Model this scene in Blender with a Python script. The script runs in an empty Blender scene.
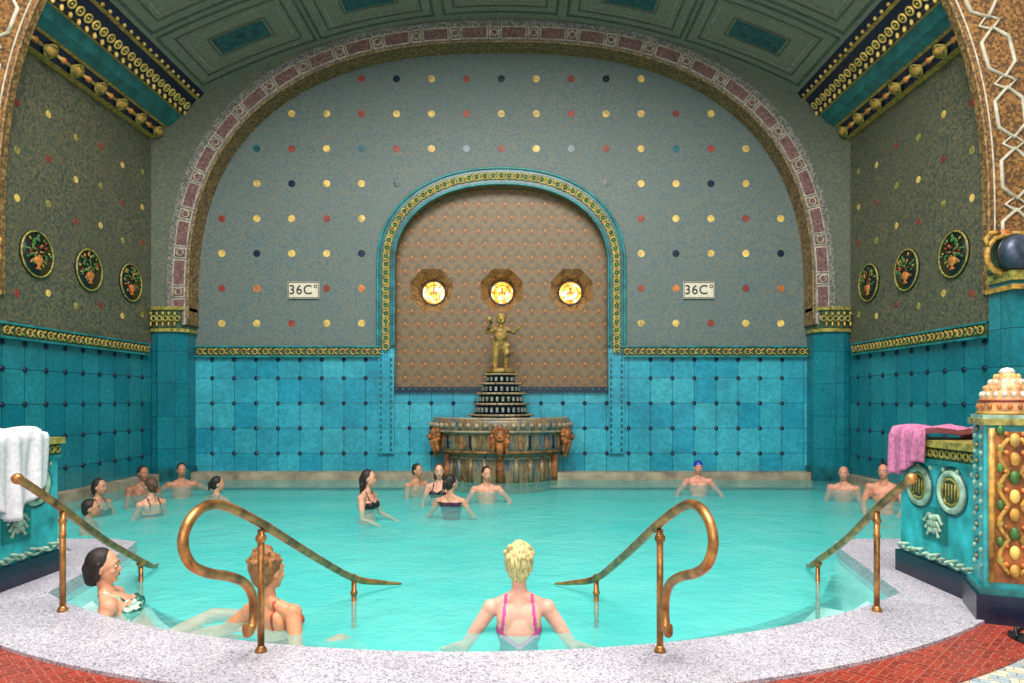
import bpy, bmesh, math, random
import numpy as np
from mathutils import Vector, Matrix, Euler
random.seed(7)
sc = bpy.context.scene
sc.view_settings.view_transform = 'Standard'
PI = math.pi

# ------------------------------------------------------------------ materials
def lin(c):
    return tuple(((v/255)/12.92 if v/255 <= 0.04045 else ((v/255+0.055)/1.055)**2.4) for v in c) + (1.0,)

def newmat(name):
    m = bpy.data.materials.new(name); m.use_nodes = True
    nt = m.node_tree
    b = nt.nodes['Principled BSDF']
    return m, nt, b

def N(nt, t, **kw):
    n = nt.nodes.new(t)
    for k, v in kw.items():
        setattr(n, k, v)
    return n

def ramp(nt, fac, stops, interp='LINEAR'):
    r = N(nt, 'ShaderNodeValToRGB'); r.color_ramp.interpolation = interp
    e = r.color_ramp.elements
    while len(e) < len(stops): e.new(0.5)
    for i, (p, c) in enumerate(stops):
        e[i].position = p; e[i].color = lin(c)
    nt.links.new(fac, r.inputs[0])
    return r.outputs[0]

def mixc(nt, fac, a, b, mode='MIX'):
    n = N(nt, 'ShaderNodeMixRGB', blend_type=mode)
    for i, v in enumerate((fac, a, b)):
        if hasattr(v, 'links'): nt.links.new(v, n.inputs[i])
        else: n.inputs[i].default_value = v
    return n.outputs[0]

def noise(nt, co, scale, detail=3, rough=0.6):
    n = N(nt, 'ShaderNodeTexNoise'); n.inputs['Scale'].default_value = scale
    n.inputs['Detail'].default_value = detail; n.inputs['Roughness'].default_value = rough
    nt.links.new(co, n.inputs['Vector'])
    return n.outputs[0]

def bump(nt, b, h, strength=0.3, dist=0.01):
    n = N(nt, 'ShaderNodeBump'); n.inputs['Strength'].default_value = strength
    n.inputs['Distance'].default_value = dist
    nt.links.new(h, n.inputs['Height']); nt.links.new(n.outputs[0], b.inputs['Normal'])

def plain(name, c, rough=0.5, metal=0.0, var=0.25, vs=8, bs=0.15, spec=0.5):
    m, nt, b = newmat(name)
    co = N(nt, 'ShaderNodeTexCoord').outputs['Object']
    n1 = noise(nt, co, vs, 4)
    lo = tuple(max(0, v*(1-var)) for v in c); hi = tuple(min(255, v*(1+var)) for v in c)
    nt.links.new(ramp(nt, n1, [(0.3, lo), (0.7, hi)]), b.inputs['Base Color'])
    b.inputs['Roughness'].default_value = rough; b.inputs['Metallic'].default_value = metal
    b.inputs['Specular IOR Level'].default_value = spec
    if bs: bump(nt, b, noise(nt, co, vs*5, 3), bs, 0.01)
    return m

def mosaic(name, cols, scale=28, rough=0.5, big=None, bs=0.2, bigscale=0.6):
    m, nt, b = newmat(name)
    co = N(nt, 'ShaderNodeTexCoord').outputs['Object']
    v = N(nt, 'ShaderNodeTexVoronoi'); v.inputs['Scale'].default_value = scale
    nt.links.new(co, v.inputs['Vector'])
    sep = N(nt, 'ShaderNodeSeparateColor'); nt.links.new(v.outputs['Color'], sep.inputs[0])
    k = len(cols)
    c = ramp(nt, sep.outputs[0], [((i)/k, cols[i]) for i in range(k)], 'CONSTANT')
    if big:
        c = mixc(nt, ramp(nt, noise(nt, co, bigscale, 4), [(0.35, (60,60,60)), (0.65, (190,190,190))]), c, lin(big))
    nt.links.new(c, b.inputs['Base Color'])
    b.inputs['Roughness'].default_value = rough
    bump(nt, b, v.outputs['Distance'], bs, 0.006)
    return m

def wallco(nt):
    co = N(nt, 'ShaderNodeTexCoord').outputs['Object']
    s = N(nt, 'ShaderNodeSeparateXYZ'); nt.links.new(co, s.inputs[0])
    a = N(nt, 'ShaderNodeMath', operation='ADD'); nt.links.new(s.outputs[0], a.inputs[0]); nt.links.new(s.outputs[1], a.inputs[1])
    c = N(nt, 'ShaderNodeCombineXYZ'); nt.links.new(a.outputs[0], c.inputs[0]); nt.links.new(s.outputs[2], c.inputs[1])
    return co, c.outputs[0]

def tiles(name, c1, c2, mort, bw=0.42, bh=0.48, ms=0.006, rough=0.22, offset=0.0, scale_noise=1.2, flat=False):
    m, nt, b = newmat(name)
    co, uv = wallco(nt)
    if flat: uv = co
    t = N(nt, 'ShaderNodeTexBrick'); t.offset = offset; t.squash = 1
    t.inputs['Scale'].default_value = 1; t.inputs['Brick Width'].default_value = bw
    t.inputs['Row Height'].default_value = bh; t.inputs['Mortar Size'].default_value = ms
    t.inputs['Mortar Smooth'].default_value = 0.2
    t.inputs['Color1'].default_value = lin(c1); t.inputs['Color2'].default_value = lin(c2)
    t.inputs['Mortar'].default_value = lin(mort)
    nt.links.new(uv, t.inputs['Vector'])
    n1 = noise(nt, co, scale_noise, 5, 0.7)
    c = mixc(nt, 0.6, t.outputs[0], ramp(nt, n1, [(0.3, (150,165,165)), (0.7, (255,255,255))]), 'MULTIPLY')
    c = mixc(nt, 0.4, c, mixc(nt, 1.0, c, ramp(nt, noise(nt, co, 16, 3), [(0.35, (120,140,140)), (0.7, (255,255,255))]), 'MULTIPLY'))
    nt.links.new(c, b.inputs['Base Color'])
    b.inputs['Roughness'].default_value = rough
    inv = N(nt, 'ShaderNodeMath', operation='SUBTRACT'); inv.inputs[0].default_value = 1
    nt.links.new(t.outputs['Fac'], inv.inputs[1])
    bump(nt, b, inv.outputs[0], 0.3, 0.008)
    return m

M_back = mosaic('mosaic_grey_teal', [(90,106,106),(106,116,108),(80,100,106),(112,112,96),(94,110,110)], 30, 0.6, (90,106,104))
M_side = mosaic('mosaic_brown_green', [(98,96,74),(70,80,70),(118,110,80),(62,72,64),(104,96,72)], 30, 0.6, (82,84,66))
M_vault = mosaic('mosaic_vault', [(142,134,116),(124,124,108),(152,144,124),(134,128,110)], 30, 0.6, (128,128,112))
M_spand = mosaic('mosaic_spandrel', [(98,106,92),(84,94,84),(110,112,92),(90,98,84)], 30, 0.6, (88,96,84))
M_reveal = mosaic('mosaic_gold_brown', [(138,104,62),(112,84,50),(156,122,74),(96,72,46)], 28, 0.4)
M_funnel = mosaic('mosaic_funnel_brown', [(124,92,56),(98,72,42),(144,112,70),(84,62,40)], 26, 0.5)
M_near = mosaic('mosaic_amber', [(132,92,48),(100,70,40),(156,114,62),(88,66,44),(140,98,54)], 30, 0.5)
M_greyband = mosaic('mosaic_pale_border', [(122,120,112),(98,100,96),(140,136,126),(84,88,88)], 34, 0.6)
M_pink = mosaic('mosaic_pink_panel', [(112,80,78),(94,66,68),(128,96,90)], 34, 0.6)
M_pale = plain('pale_line', (160,150,134), 0.6)
M_tile = tiles('glazed_tile_blue', (40,162,192), (74,188,206), (22,106,130))
M_tiles = tiles('glazed_tile_side', (26,132,150), (48,152,164), (14,84,102))
M_col = tiles('glazed_tile_column', (26,130,148), (36,144,158), (14,92,110), 0.33, 0.6, 0.006)
M_navy = plain('navy_glaze', (18,28,52), 0.25)
M_gold = plain('gold_ceramic', (168,128,60), 0.4, 0.0, 0.35, 16)
M_olive = plain('olive_gold', (134,126,62), 0.4, 0.0, 0.4, 20)
M_frieze = plain('frieze_green', (52,70,52), 0.4, 0, 0.4, 14)
M_teal = plain('turquoise_glaze', (28,118,120), 0.25, 0, 0.25, 5)
M_tealdk = plain('dark_teal_glaze', (20,84,92), 0.3, 0, 0.3, 5)
M_cove = plain('cove_teal', (38,106,106), 0.35, 0, 0.2, 5)
M_white = plain('white_ceramic', (206,204,188), 0.35, 0, 0.12)
M_lattice = plain('lattice_tessera', (184,178,158), 0.5, 0, 0.15)
M_greytess = plain('pale_tessera', (122,126,118), 0.45, 0, 0.35, 14)
M_celadon = plain('celadon_ceramic', (150,180,160), 0.3, 0, 0.25, 12)
M_red = plain('red_glaze', (132,52,38), 0.5)
M_yel = plain('yellow_glaze', (210,172,92), 0.45)
M_orange = plain('orange_glaze', (186,110,54), 0.45)
M_blackd = plain('black_glaze', (24,30,26), 0.3)
M_lampb = plain('lamp_gunmetal', (66,76,94), 0.35, 0.3)
M_leaf = plain('leaf_green', (66,110,54), 0.4)
M_brass = plain('aged_brass', (150,104,60), 0.36, 0.65, 0.45, 9, 0.1)
M_statue = plain('gilded_bronze', (126,102,50), 0.5, 0.2, 0.55, 9, 0.3)
M_rust = plain('mineral_rust', (134,80,40), 0.6, 0, 0.5, 7, 0.6)
M_ledge = plain('ledge_stone', (142,126,106), 0.5, 0, 0.3, 2.5)
M_text = plain('black_print', (18,18,20), 0.5)
M_sign = plain('enamel_sign', (214,206,184), 0.4, 0, 0.05)
M_rubber = plain('black_rubber', (22,22,26), 0.5)
M_stem = plain('lead_came', (60,40,16), 0.4)
M_vline = plain('vault_line_green', (82,92,78), 0.5, 0, .2, 8)
M_vpan = plain('vault_panel_teal', (36,84,86), 0.5, 0, .35, 12)
M_domescale = plain('finial_ceramic', (196,142,98), 0.35, 0, .3, 14)

def granite():
    m, nt, b = newmat('speckled_granite')
    co = N(nt, 'ShaderNodeTexCoord').outputs['Object']
    v = N(nt, 'ShaderNodeTexVoronoi'); v.inputs['Scale'].default_value = 110; nt.links.new(co, v.inputs['Vector'])
    s = N(nt, 'ShaderNodeSeparateColor'); nt.links.new(v.outputs['Color'], s.inputs[0])
    c = ramp(nt, s.outputs[0], [(0, (208,205,212)), (0.35, (182,180,192)), (0.6, (226,222,226)), (0.85, (138,136,150))], 'CONSTANT')
    c = mixc(nt, 0.6, c, ramp(nt, noise(nt, co, 1.6, 5), [(0.3, (178,176,190)), (0.7, (240,236,240))]), 'MULTIPLY')
    nt.links.new(c, b.inputs['Base Color']); b.inputs['Roughness'].default_value = 0.38
    bump(nt, b, noise(nt, co, 60, 2), 0.1, 0.003)
    return m
M_granite = granite()

def redtile():
    m, nt, b = newmat('red_floor_tile')
    co = N(nt, 'ShaderNodeTexCoord').outputs['Object']
    outs=[]
    for ang in (0.785,-0.785):
        mp = N(nt, 'ShaderNodeMapping'); mp.inputs['Rotation'].default_value = (0,0,ang); nt.links.new(co, mp.inputs[0])
        t = N(nt, 'ShaderNodeTexBrick'); t.inputs['Scale'].default_value = 1
        t.inputs['Brick Width'].default_value = 0.09; t.inputs['Row Height'].default_value = 0.04
        t.inputs['Mortar Size'].default_value = 0.003
        t.inputs['Color1'].default_value = lin((162,54,36)); t.inputs['Color2'].default_value = lin((124,40,30)); t.inputs['Mortar'].default_value = lin((160,100,80))
        nt.links.new(mp.outputs[0], t.inputs['Vector']); outs.append(t.outputs[0])
    ch = N(nt, 'ShaderNodeTexChecker'); ch.inputs['Scale'].default_value = 8; nt.links.new(co, ch.inputs['Vector'])
    nt.links.new(mixc(nt, ch.outputs['Fac'], outs[0], outs[1]), b.inputs['Base Color'])
    b.inputs['Roughness'].default_value = 0.35
    return m
M_redfloor = redtile()

def floorpat():
    m, nt, b = newmat('patterned_floor_tile')
    co = N(nt, 'ShaderNodeTexCoord').outputs['Object']
    mp = N(nt, 'ShaderNodeMapping'); mp.inputs['Rotation'].default_value = (0,0,0.5); nt.links.new(co, mp.inputs[0])
    t = N(nt, 'ShaderNodeTexChecker'); t.inputs['Scale'].default_value = 11
    t.inputs['Color1'].default_value = lin((226,214,190)); t.inputs['Color2'].default_value = lin((168,186,194))
    nt.links.new(mp.outputs[0], t.inputs['Vector'])
    br = N(nt, 'ShaderNodeTexBrick'); br.inputs['Scale'].default_value = 1
    br.inputs['Brick Width'].default_value = 0.09; br.inputs['Row Height'].default_value = 0.045; br.inputs['Mortar Size'].default_value = 0.003
    br.inputs['Color1'].default_value = (1,1,1,1); br.inputs['Color2'].default_value = (0.8,0.8,0.8,1); br.inputs['Mortar'].default_value = (0.4,0.35,0.3,1)
    nt.links.new(mp.outputs[0], br.inputs['Vector'])
    nt.links.new(mixc(nt, 1.0, t.outputs[0], br.outputs[0], 'MULTIPLY'), b.inputs['Base Color']); b.inputs['Roughness'].default_value = 0.4
    return m
M_floorpat = floorpat()

def alcovemat():
    m, nt, b = newmat('alcove_scale_mosaic')
    co, uv = wallco(nt)
    sc_ = N(nt, 'ShaderNodeVectorMath', operation='SCALE'); sc_.inputs['Scale'].default_value = 1/0.26; nt.links.new(uv, sc_.inputs[0])
    sep = N(nt, 'ShaderNodeSeparateXYZ'); nt.links.new(sc_.outputs[0], sep.inputs[0])
    def math_(op, a, bb=None):
        n = N(nt, 'ShaderNodeMath', operation=op)
        for i, v in enumerate((a, bb)):
            if v is None: continue
            if hasattr(v, 'links'): nt.links.new(v, n.inputs[i])
            else: n.inputs[i].default_value = v
        return n.outputs[0]
    row = math_('FLOOR', sep.outputs[1])
    xo = math_('ADD', sep.outputs[0], math_('MULTIPLY', row, 0.5))
    fx = math_('SUBTRACT', math_('FRACT', xo), 0.5)
    fy = math_('SUBTRACT', math_('FRACT', sep.outputs[1]), 0.5)
    ax = math_('ABSOLUTE', fx); ay = math_('ABSOLUTE', fy)
    d1 = math_('ADD', math_('MULTIPLY', ax, 1.6), ay)
    d2 = math_('SQRT', math_('ADD', math_('POWER', math_('SUBTRACT', ax, 0.24), 2.0), math_('POWER', math_('ADD', fy, 0.12), 2.0)))
    c1 = ramp(nt, d1, [(0, (196,164,108)), (0.14, (158,114,62)), (0.24, (98,60,34)), (0.36, (136,94,52)), (0.46, (100,94,80)), (0.62, (106,98,80)), (0.8, (132,106,72))])
    f2 = ramp(nt, d2, [(0, (255,255,255)), (0.12, (230,230,230)), (0.18, (0,0,0))])
    c = mixc(nt, f2, c1, lin((150,100,54)))
    v = N(nt, 'ShaderNodeTexVoronoi'); v.inputs['Scale'].default_value = 40; nt.links.new(co, v.inputs['Vector'])
    s2 = N(nt, 'ShaderNodeSeparateColor'); nt.links.new(v.outputs['Color'], s2.inputs[0])
    c = mixc(nt, 0.5, c, ramp(nt, s2.outputs[0], [(0, (150,150,150)), (1, (255,250,240))]), 'MULTIPLY')
    nt.links.new(c, b.inputs['Base Color']); b.inputs['Roughness'].default_value = 0.5
    return m
M_alc = alcovemat()

def glassmat():
    m, nt, b = newmat('amber_stained_glass')
    co = N(nt, 'ShaderNodeTexCoord').outputs['Object']
    v = N(nt, 'ShaderNodeTexVoronoi'); v.inputs['Scale'].default_value = 12; nt.links.new(co, v.inputs['Vector'])
    s = N(nt, 'ShaderNodeSeparateColor'); nt.links.new(v.outputs['Color'], s.inputs[0])
    c = ramp(nt, s.outputs[0], [(0, (250,184,74)), (0.35, (255,236,176)), (0.75, (232,140,46))], 'CONSTANT')
    nt.links.new(c, b.inputs['Base Color']); nt.links.new(c, b.inputs['Emission Color'])
    b.inputs['Emission Strength'].default_value = 1.9
    return m
M_glass = glassmat()

def basinmat():
    m, nt, b = newmat('stained_basin_tile')
    co, uv = wallco(nt)
    mp = N(nt, 'ShaderNodeMapping'); mp.inputs['Scale'].default_value = (9, 0.9, 1); nt.links.new(uv, mp.inputs[0])
    n1 = noise(nt, mp.outputs[0], 1.0, 4, 0.7)
    c = ramp(nt, n1, [(0.3, (24,44,76)), (0.42, (48,88,112)), (0.48, (142,122,86)), (0.54, (92,64,42)), (0.62, (162,138,98)), (0.7, (58,82,98))])
    nt.links.new(c, b.inputs['Base Color']); b.inputs['Roughness'].default_value = 0.3
    bump(nt, b, n1, 0.4, 0.02)
    return m
M_basin = basinmat()

def watermat(name, ca, cb, fac, tint, rough, spec, bstr):
    m, nt, b = newmat(name)
    co = N(nt, 'ShaderNodeTexCoord').outputs['Object']
    b.inputs['Roughness'].default_value = rough
    b.inputs['IOR'].default_value = 1.33
    b.inputs['Specular IOR Level'].default_value = spec
    c = ramp(nt, noise(nt, co, 0.8, 5), [(0.35, ca), (0.65, cb)])
    nt.links.new(c, b.inputs['Base Color'])
    if bstr:
        h1 = noise(nt, co, 3.6, 4, 0.55)
        h2 = noise(nt, co, 13.0, 2, 0.5)
        bump(nt, b, mixc(nt, 0.25, h1, h2), bstr, 0.07)
    tr = N(nt, 'ShaderNodeBsdfTransparent'); tr.inputs[0].default_value = tint
    mx = N(nt, 'ShaderNodeMixShader'); mx.inputs[0].default_value = fac
    nt.links.new(tr.outputs[0], mx.inputs[1]); nt.links.new(b.outputs[0], mx.inputs[2])
    nt.links.new(mx.outputs[0], nt.nodes['Material Output'].inputs[0])
    return m
M_water = watermat('thermal_water', (104,224,220), (146,238,234), 0.34, (0.92,0.995,0.99,1), 0.06, 0.5, 0.6)
M_milky = watermat('water_depth_haze_sheet', (66,206,204), (98,222,216), 0.62, (0.85,0.99,0.985,1), 0.8, 0.0, 0)  # for the added sheets that stand in for haze below the surface
M_floorpool = plain('pool_floor', (60,204,204), 0.5, 0, 0.12, 0.7)
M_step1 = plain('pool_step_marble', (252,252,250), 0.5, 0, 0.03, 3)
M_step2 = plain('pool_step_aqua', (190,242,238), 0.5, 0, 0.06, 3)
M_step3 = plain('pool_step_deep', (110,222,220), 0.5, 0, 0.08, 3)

# ------------------------------------------------------------------ builder
class B:
    def __init__(s): s.v=[]; s.f=[]; s.m=[]; s.sm=[]; s.mats=[]
    def mi(s, m):
        if m not in s.mats: s.mats.append(m)
        return s.mats.index(m)
    def add(s, vs, fs, m, smooth=True):
        o=len(s.v); s.v += [tuple(v) for v in vs]; k=s.mi(m)
        for f in fs: s.f.append(tuple(i+o for i in f)); s.m.append(k); s.sm.append(smooth)
    def box(s, c, d, m, R=None):
        c=Vector(c); vs=[]
        for x in (-.5,.5):
            for y in (-.5,.5):
                for z in (-.5,.5):
                    p=Vector((x*d[0],y*d[1],z*d[2]))
                    if R is not None: p=R@p
                    vs.append(c+p)
        s.add(vs,[(0,1,3,2),(4,6,7,5),(0,4,5,1),(2,3,7,6),(0,2,6,4),(1,5,7,3)],m,False)
    def ell(s, c, r, m, R=None, seg=16, rings=10):
        if isinstance(r,(int,float)): r=(r,r,r)
        c=Vector(c); vs=[]; fs=[]
        pts=[Vector((0,0,-1))]
        for i in range(1,rings):
            t=-PI/2+PI*i/rings
            for j in range(seg):
                a=2*PI*j/seg; pts.append(Vector((math.cos(t)*math.cos(a),math.cos(t)*math.sin(a),math.sin(t))))
        pts.append(Vector((0,0,1)))
        for p in pts:
            q=Vector((p.x*r[0],p.y*r[1],p.z*r[2]))
            if R is not None: q=R@q
            vs.append(c+q)
        for j in range(seg): fs.append((0,1+(j+1)%seg,1+j))
        for i in range(rings-2):
            for j in range(seg):
                a=1+i*seg+j; b_=1+i*seg+(j+1)%seg; fs.append((a,b_,b_+seg,a+seg))
        t=len(pts)-1; o=1+(rings-2)*seg
        for j in range(seg): fs.append((t,o+j,o+(j+1)%seg))
        s.add(vs,fs,m)
    def tube(s, path, r, m, seg=12, caps=True, smooth=True, closed=False):
        path=[Vector(p) for p in path]; n=len(path)
        if isinstance(r,(int,float)): r=[r]*n
        vs=[];fs=[]; up=None
        for i,p in enumerate(path):
            if closed: t=(path[(i+1)%n]-path[i-1])
            else: t=(path[min(i+1,n-1)]-path[max(i-1,0)])
            t.normalize()
            if up is None:
                up=Vector((0,0,1)) if abs(t.z)<0.9 else Vector((1,0,0))
            u=(up-t*up.dot(t))
            if u.length<1e-4: u=t.orthogonal()
            u.normalize(); w=t.cross(u); up=u
            for j in range(seg):
                a=2*PI*j/seg; vs.append(p+(u*math.cos(a)+w*math.sin(a))*r[i])
        for i in range(n if closed else n-1):
            for j in range(seg):
                a=i*seg+j; b_=i*seg+(j+1)%seg; i2=((i+1)%n)*seg
                fs.append((a,b_,i2+(j+1)%seg,i2+j))
        s.add(vs,fs,m,smooth)
        if caps and not closed:
            o=len(s.v)-len(vs)
            s.f.append(tuple(o+j for j in range(seg))[::-1]); s.m.append(s.mi(m)); s.sm.append(False)
            s.f.append(tuple(o+(n-1)*seg+j for j in range(seg))); s.m.append(s.mi(m)); s.sm.append(False)
    def cap(s, p1, r1, p2, r2, m, seg=14):
        s.tube([p1,p2],[r1,r2],m,seg); s.ell(p1,r1,m,None,seg,8); s.ell(p2,r2,m,None,seg,8)
    def lathe(s, prof, c, m, seg=32, sx=1, sy=1, smooth=True, R=None):
        c=Vector(c); vs=[];fs=[]
        for (r,z) in prof:
            for j in range(seg):
                a=2*PI*j/seg; p=Vector((r*math.cos(a)*sx,r*math.sin(a)*sy,z))
                if R is not None: p=R@p
                vs.append(c+p)
        for i in range(len(prof)-1):
            for j in range(seg):
                a=i*seg+j;b_=i*seg+(j+1)%seg; fs.append((a,b_,b_+seg,a+seg))
        fs.append(tuple(range(seg))[::-1]); fs.append(tuple((len(prof)-1)*seg+j for j in range(seg)))
        s.add(vs,fs,m,smooth)
    def torus(s, c, Rr, r, m, R=None, seg=20, sg=8):
        c=Vector(c); vs=[];fs=[]
        for i in range(seg):
            a=2*PI*i/seg
            for j in range(sg):
                b_=2*PI*j/sg; p=Vector(((Rr+r*math.cos(b_))*math.cos(a),(Rr+r*math.cos(b_))*math.sin(a),r*math.sin(b_)))
                if R is not None: p=R@p
                vs.append(c+p)
        for i in range(seg):
            for j in range(sg):
                fs.append((i*sg+j,((i+1)%seg)*sg+j,((i+1)%seg)*sg+(j+1)%sg,i*sg+(j+1)%sg))
        s.add(vs,fs,m)
    def quadstrip(s, A, Bp, m, smooth=False):
        vs=list(A)+list(Bp); n=len(A)
        s.add(vs,[(i,i+1,n+i+1,n+i) for i in range(n-1)],m,smooth)
    def clampy(s,ymax):
        s.v=[(x,min(y,ymax),z) for x,y,z in s.v]
    def mesh(s,name):
        me=bpy.data.meshes.new(name); me.from_pydata(s.v,[],s.f)
        for m in s.mats: me.materials.append(m)
        me.polygons.foreach_set('material_index',s.m); me.polygons.foreach_set('use_smooth',s.sm)
        me.update(); return me
    def obj(s,name,parent=None):
        o=bpy.data.objects.new(name,s.mesh(name)); sc.collection.objects.link(o)
        if parent: o.parent=parent
        return o

RX90 = Matrix.Rotation(PI/2,3,'X')
def empty(name, loc=(0,0,0)):
    e=bpy.data.objects.new(name,None); e.location=loc; sc.collection.objects.link(e); return e

def respath(P,k):
    P=np.array(P); d=np.r_[0,np.cumsum(np.hypot(*np.diff(P,axis=0).T))]
    return [(np.interp(t,d,P[:,0]),np.interp(t,d,P[:,1])) for t in np.linspace(0,d[-1],k+1)]
def archpath(a,b_,spring,base,n=2.5,step=0.1):
    pts=[(-a,base)]
    if base<spring: pts.append((-a,spring))
    K=400
    for i in range(1,K):
        t=PI-PI*i/K
        ct=math.cos(t); st=math.sin(t)
        pts.append((a*math.copysign(abs(ct)**(2/n),ct), spring+b_*abs(st)**(2/n)))
    if base<spring: pts.append((a,spring))
    pts.append((a,base))
    P=np.array(pts); L=np.hypot(*np.diff(P,axis=0).T).sum()
    return respath(pts,max(8,int(round(L/step))))

def frames(P):
    out=[]
    for i,(x,z) in enumerate(P):
        x1,z1=P[max(i-1,0)]; x2,z2=P[min(i+1,len(P)-1)]
        t=Vector((x2-x1,0,z2-z1)).normalized(); n=Vector((-t.z,0,t.x))
        out.append((Vector((x,0,z)),t,n))
    return out

# ------------------------------------------------------------------ room shell
YB=13.1; YA=12.7; YN=8.9; XW=6.5
ZT0,ZT1=2.33,2.52

b=B()
alc=archpath(2.05,1.54,4.09,ZT1,2.2,0.08)
def spand(b,P,y,ztop,m):
    for (x1,z1),(x2,z2) in zip(P[:-1],P[1:]):
        if x2-x1<1e-5: continue
        b.add([(x1,y,z1),(x2,y,z2),(x2,y,ztop),(x1,y,ztop)],[(0,1,2,3)],m,False)
for sx in (-1,1):
    b.add([(sx*2.05,YB,ZT1),(sx*6.2,YB,ZT1),(sx*6.2,YB,8.7),(sx*2.05,YB,8.7)],[(0,1,2,3)],M_back,False)
spand(b,alc,YB,8.7,M_back)
b.quadstrip([(x,YB,z) for x,z in alc],[(x,YB+0.22,z) for x,z in alc],M_reveal)
b.obj('wall_back')
b=B()
for sx in (-1,1):
    b.add([(sx*2.05,YB,-1.0),(sx*6.2,YB,-1.0),(sx*6.2,YB,ZT1),(sx*2.05,YB,ZT1)],[(0,1,2,3)],M_tile,False)
b.add([(-2.05,YB,-1.0),(2.05,YB,-1.0),(2.05,YB,1.73),(-2.05,YB,1.73)],[(0,1,2,3)],M_tile,False)
b.add([(-2.05,YB,1.73),(2.05,YB,1.73),(2.05,YB+0.22,1.73),(-2.05,YB+0.22,1.73)],[(0,1,2,3)],M_navy,False)
for sx in (-1,1):
    b.add([(sx*2.05,YB,1.73),(sx*2.05,YB+.22,1.73),(sx*2.05,YB+.22,ZT1),(sx*2.05,YB,ZT1)],[(0,1,2,3)],M_tile,False)
def stud(b,c,R): b.lathe([(0.042,0),(0.036,0.018),(0.0,0.022)],c,M_navy,8,R=R)
for zi in range(1,5):
    z=0.48*zi
    for i in range(-15,15):
        x=i*0.42+0.34
        if abs(x)<2.45 and z>1.6: continue
        if abs(x)>5.75: continue
        stud(b,(x,YB,z),RX90)
        if zi==4:
            stud(b,(x,YB,2.27),RX90)
for sx in (-1,1):
    b.box((sx*2.2,YB-0.03,1.4),(0.3,0.06,1.86),M_tile)
    for k in range(16):
        for dx in (-.1,.1):
            b.box((sx*2.2+dx,YB-0.065,0.55+k*0.115),(0.04,0.02,0.05),M_tealdk)
b.box((0,YB-0.03,1.70),(4.1,0.08,0.1),M_navy)
for i in range(-16,17):
    b.ell((i*0.125,YB-0.07,1.70),(0.03,0.02,0.03),M_tealdk,None,8,6)
b.obj('wall_back_tile')

# alcove panel with octagonal niches
b=B(); yp=YB+.22
NX=1.37; NZ=3.65; HS=.5; ND=.42
def rect(x0,x1,z0,z1): b.add([(x0,yp,z0),(x1,yp,z0),(x1,yp,z1),(x0,yp,z1)],[(0,1,2,3)],M_alc,False)
rect(-2.3,2.3,1.6,NZ-HS); rect(-2.3,2.3,NZ+HS,5.9)
for x0,x1 in ((-2.3,-NX-HS),(-NX+HS,-HS),(HS,NX-HS),(NX+HS,2.3)): rect(x0,x1,NZ-HS,NZ+HS)
for i in (-1,0,1):
    oc=[];sq=[];ins=[]
    for k in range(8):
        a=PI/8+k*PI/4; c_,s_=math.cos(a),math.sin(a)
        oc.append((i*NX+.44*c_,yp,NZ+.44*s_)); f=HS/max(abs(c_),abs(s_)); sq.append((i*NX+f*c_,yp,NZ+f*s_))
        ins.append((i*NX+.27*c_,yp+ND,NZ+.27*s_))
    for k in range(8):
        j=(k+1)%8
        b.add([oc[k],oc[j],sq[j],sq[k]],[(0,1,2,3)],M_alc,False)
        b.add([oc[k],oc[j],ins[j],ins[k]],[(0,1,2,3)],M_funnel,False)
    for s1 in (-1,1):
        for s2 in (-1,1):
            a=HS; q=HS*math.tan(PI/8)
            b.add([(i*NX+s1*a,yp,NZ+s2*q),(i*NX+s1*a,yp,NZ+s2*a),(i*NX+s1*q,yp,NZ+s2*a)],[(0,1,2)],M_alc,False)
b.obj('wall_alcove')
for i in (-1,0,1):
    b=B(); y=yp+ND-.01
    b.lathe([(0.255,0),(0.25,0.015),(0,0.02)],(i*NX,y,NZ),M_glass,24,R=RX90)
    b.torus((i*NX,y-0.03,NZ),0.24,0.022,M_stem,RX90,24,6)
    b.torus((i*NX,y-0.03,NZ),0.15,0.008,M_stem,RX90,20,5)
    for k in range(8):
        a=k*PI/4; b.tube([(i*NX+.15*math.cos(a),y-.03,NZ+.15*math.sin(a)),(i*NX+.25*math.cos(a),y-.03,NZ+.25*math.sin(a))],0.007,M_stem,5)
    b.ell((i*NX,y-0.03,NZ+.02),(0.03,0.012,0.055),M_orange,None,10,8)
    b.ell((i*NX,y-0.03,NZ+.085),(0.018,0.012,0.018),M_stem,None,8,6)
    for sx in (-1,1):
        b.ell((i*NX+sx*.05,y-0.03,NZ-.01),(0.022,0.01,0.035),M_orange,None,8,6)
    b.obj('round_niche_lamp')
    L=bpy.data.lights.new('niche_glow','POINT'); L.energy=1.1; L.color=(1,0.70,0.36); L.shadow_soft_size=0.05
    o=bpy.data.objects.new('niche_glow',L); o.location=(i*NX,yp+.20,NZ); sc.collection.objects.link(o)

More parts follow.
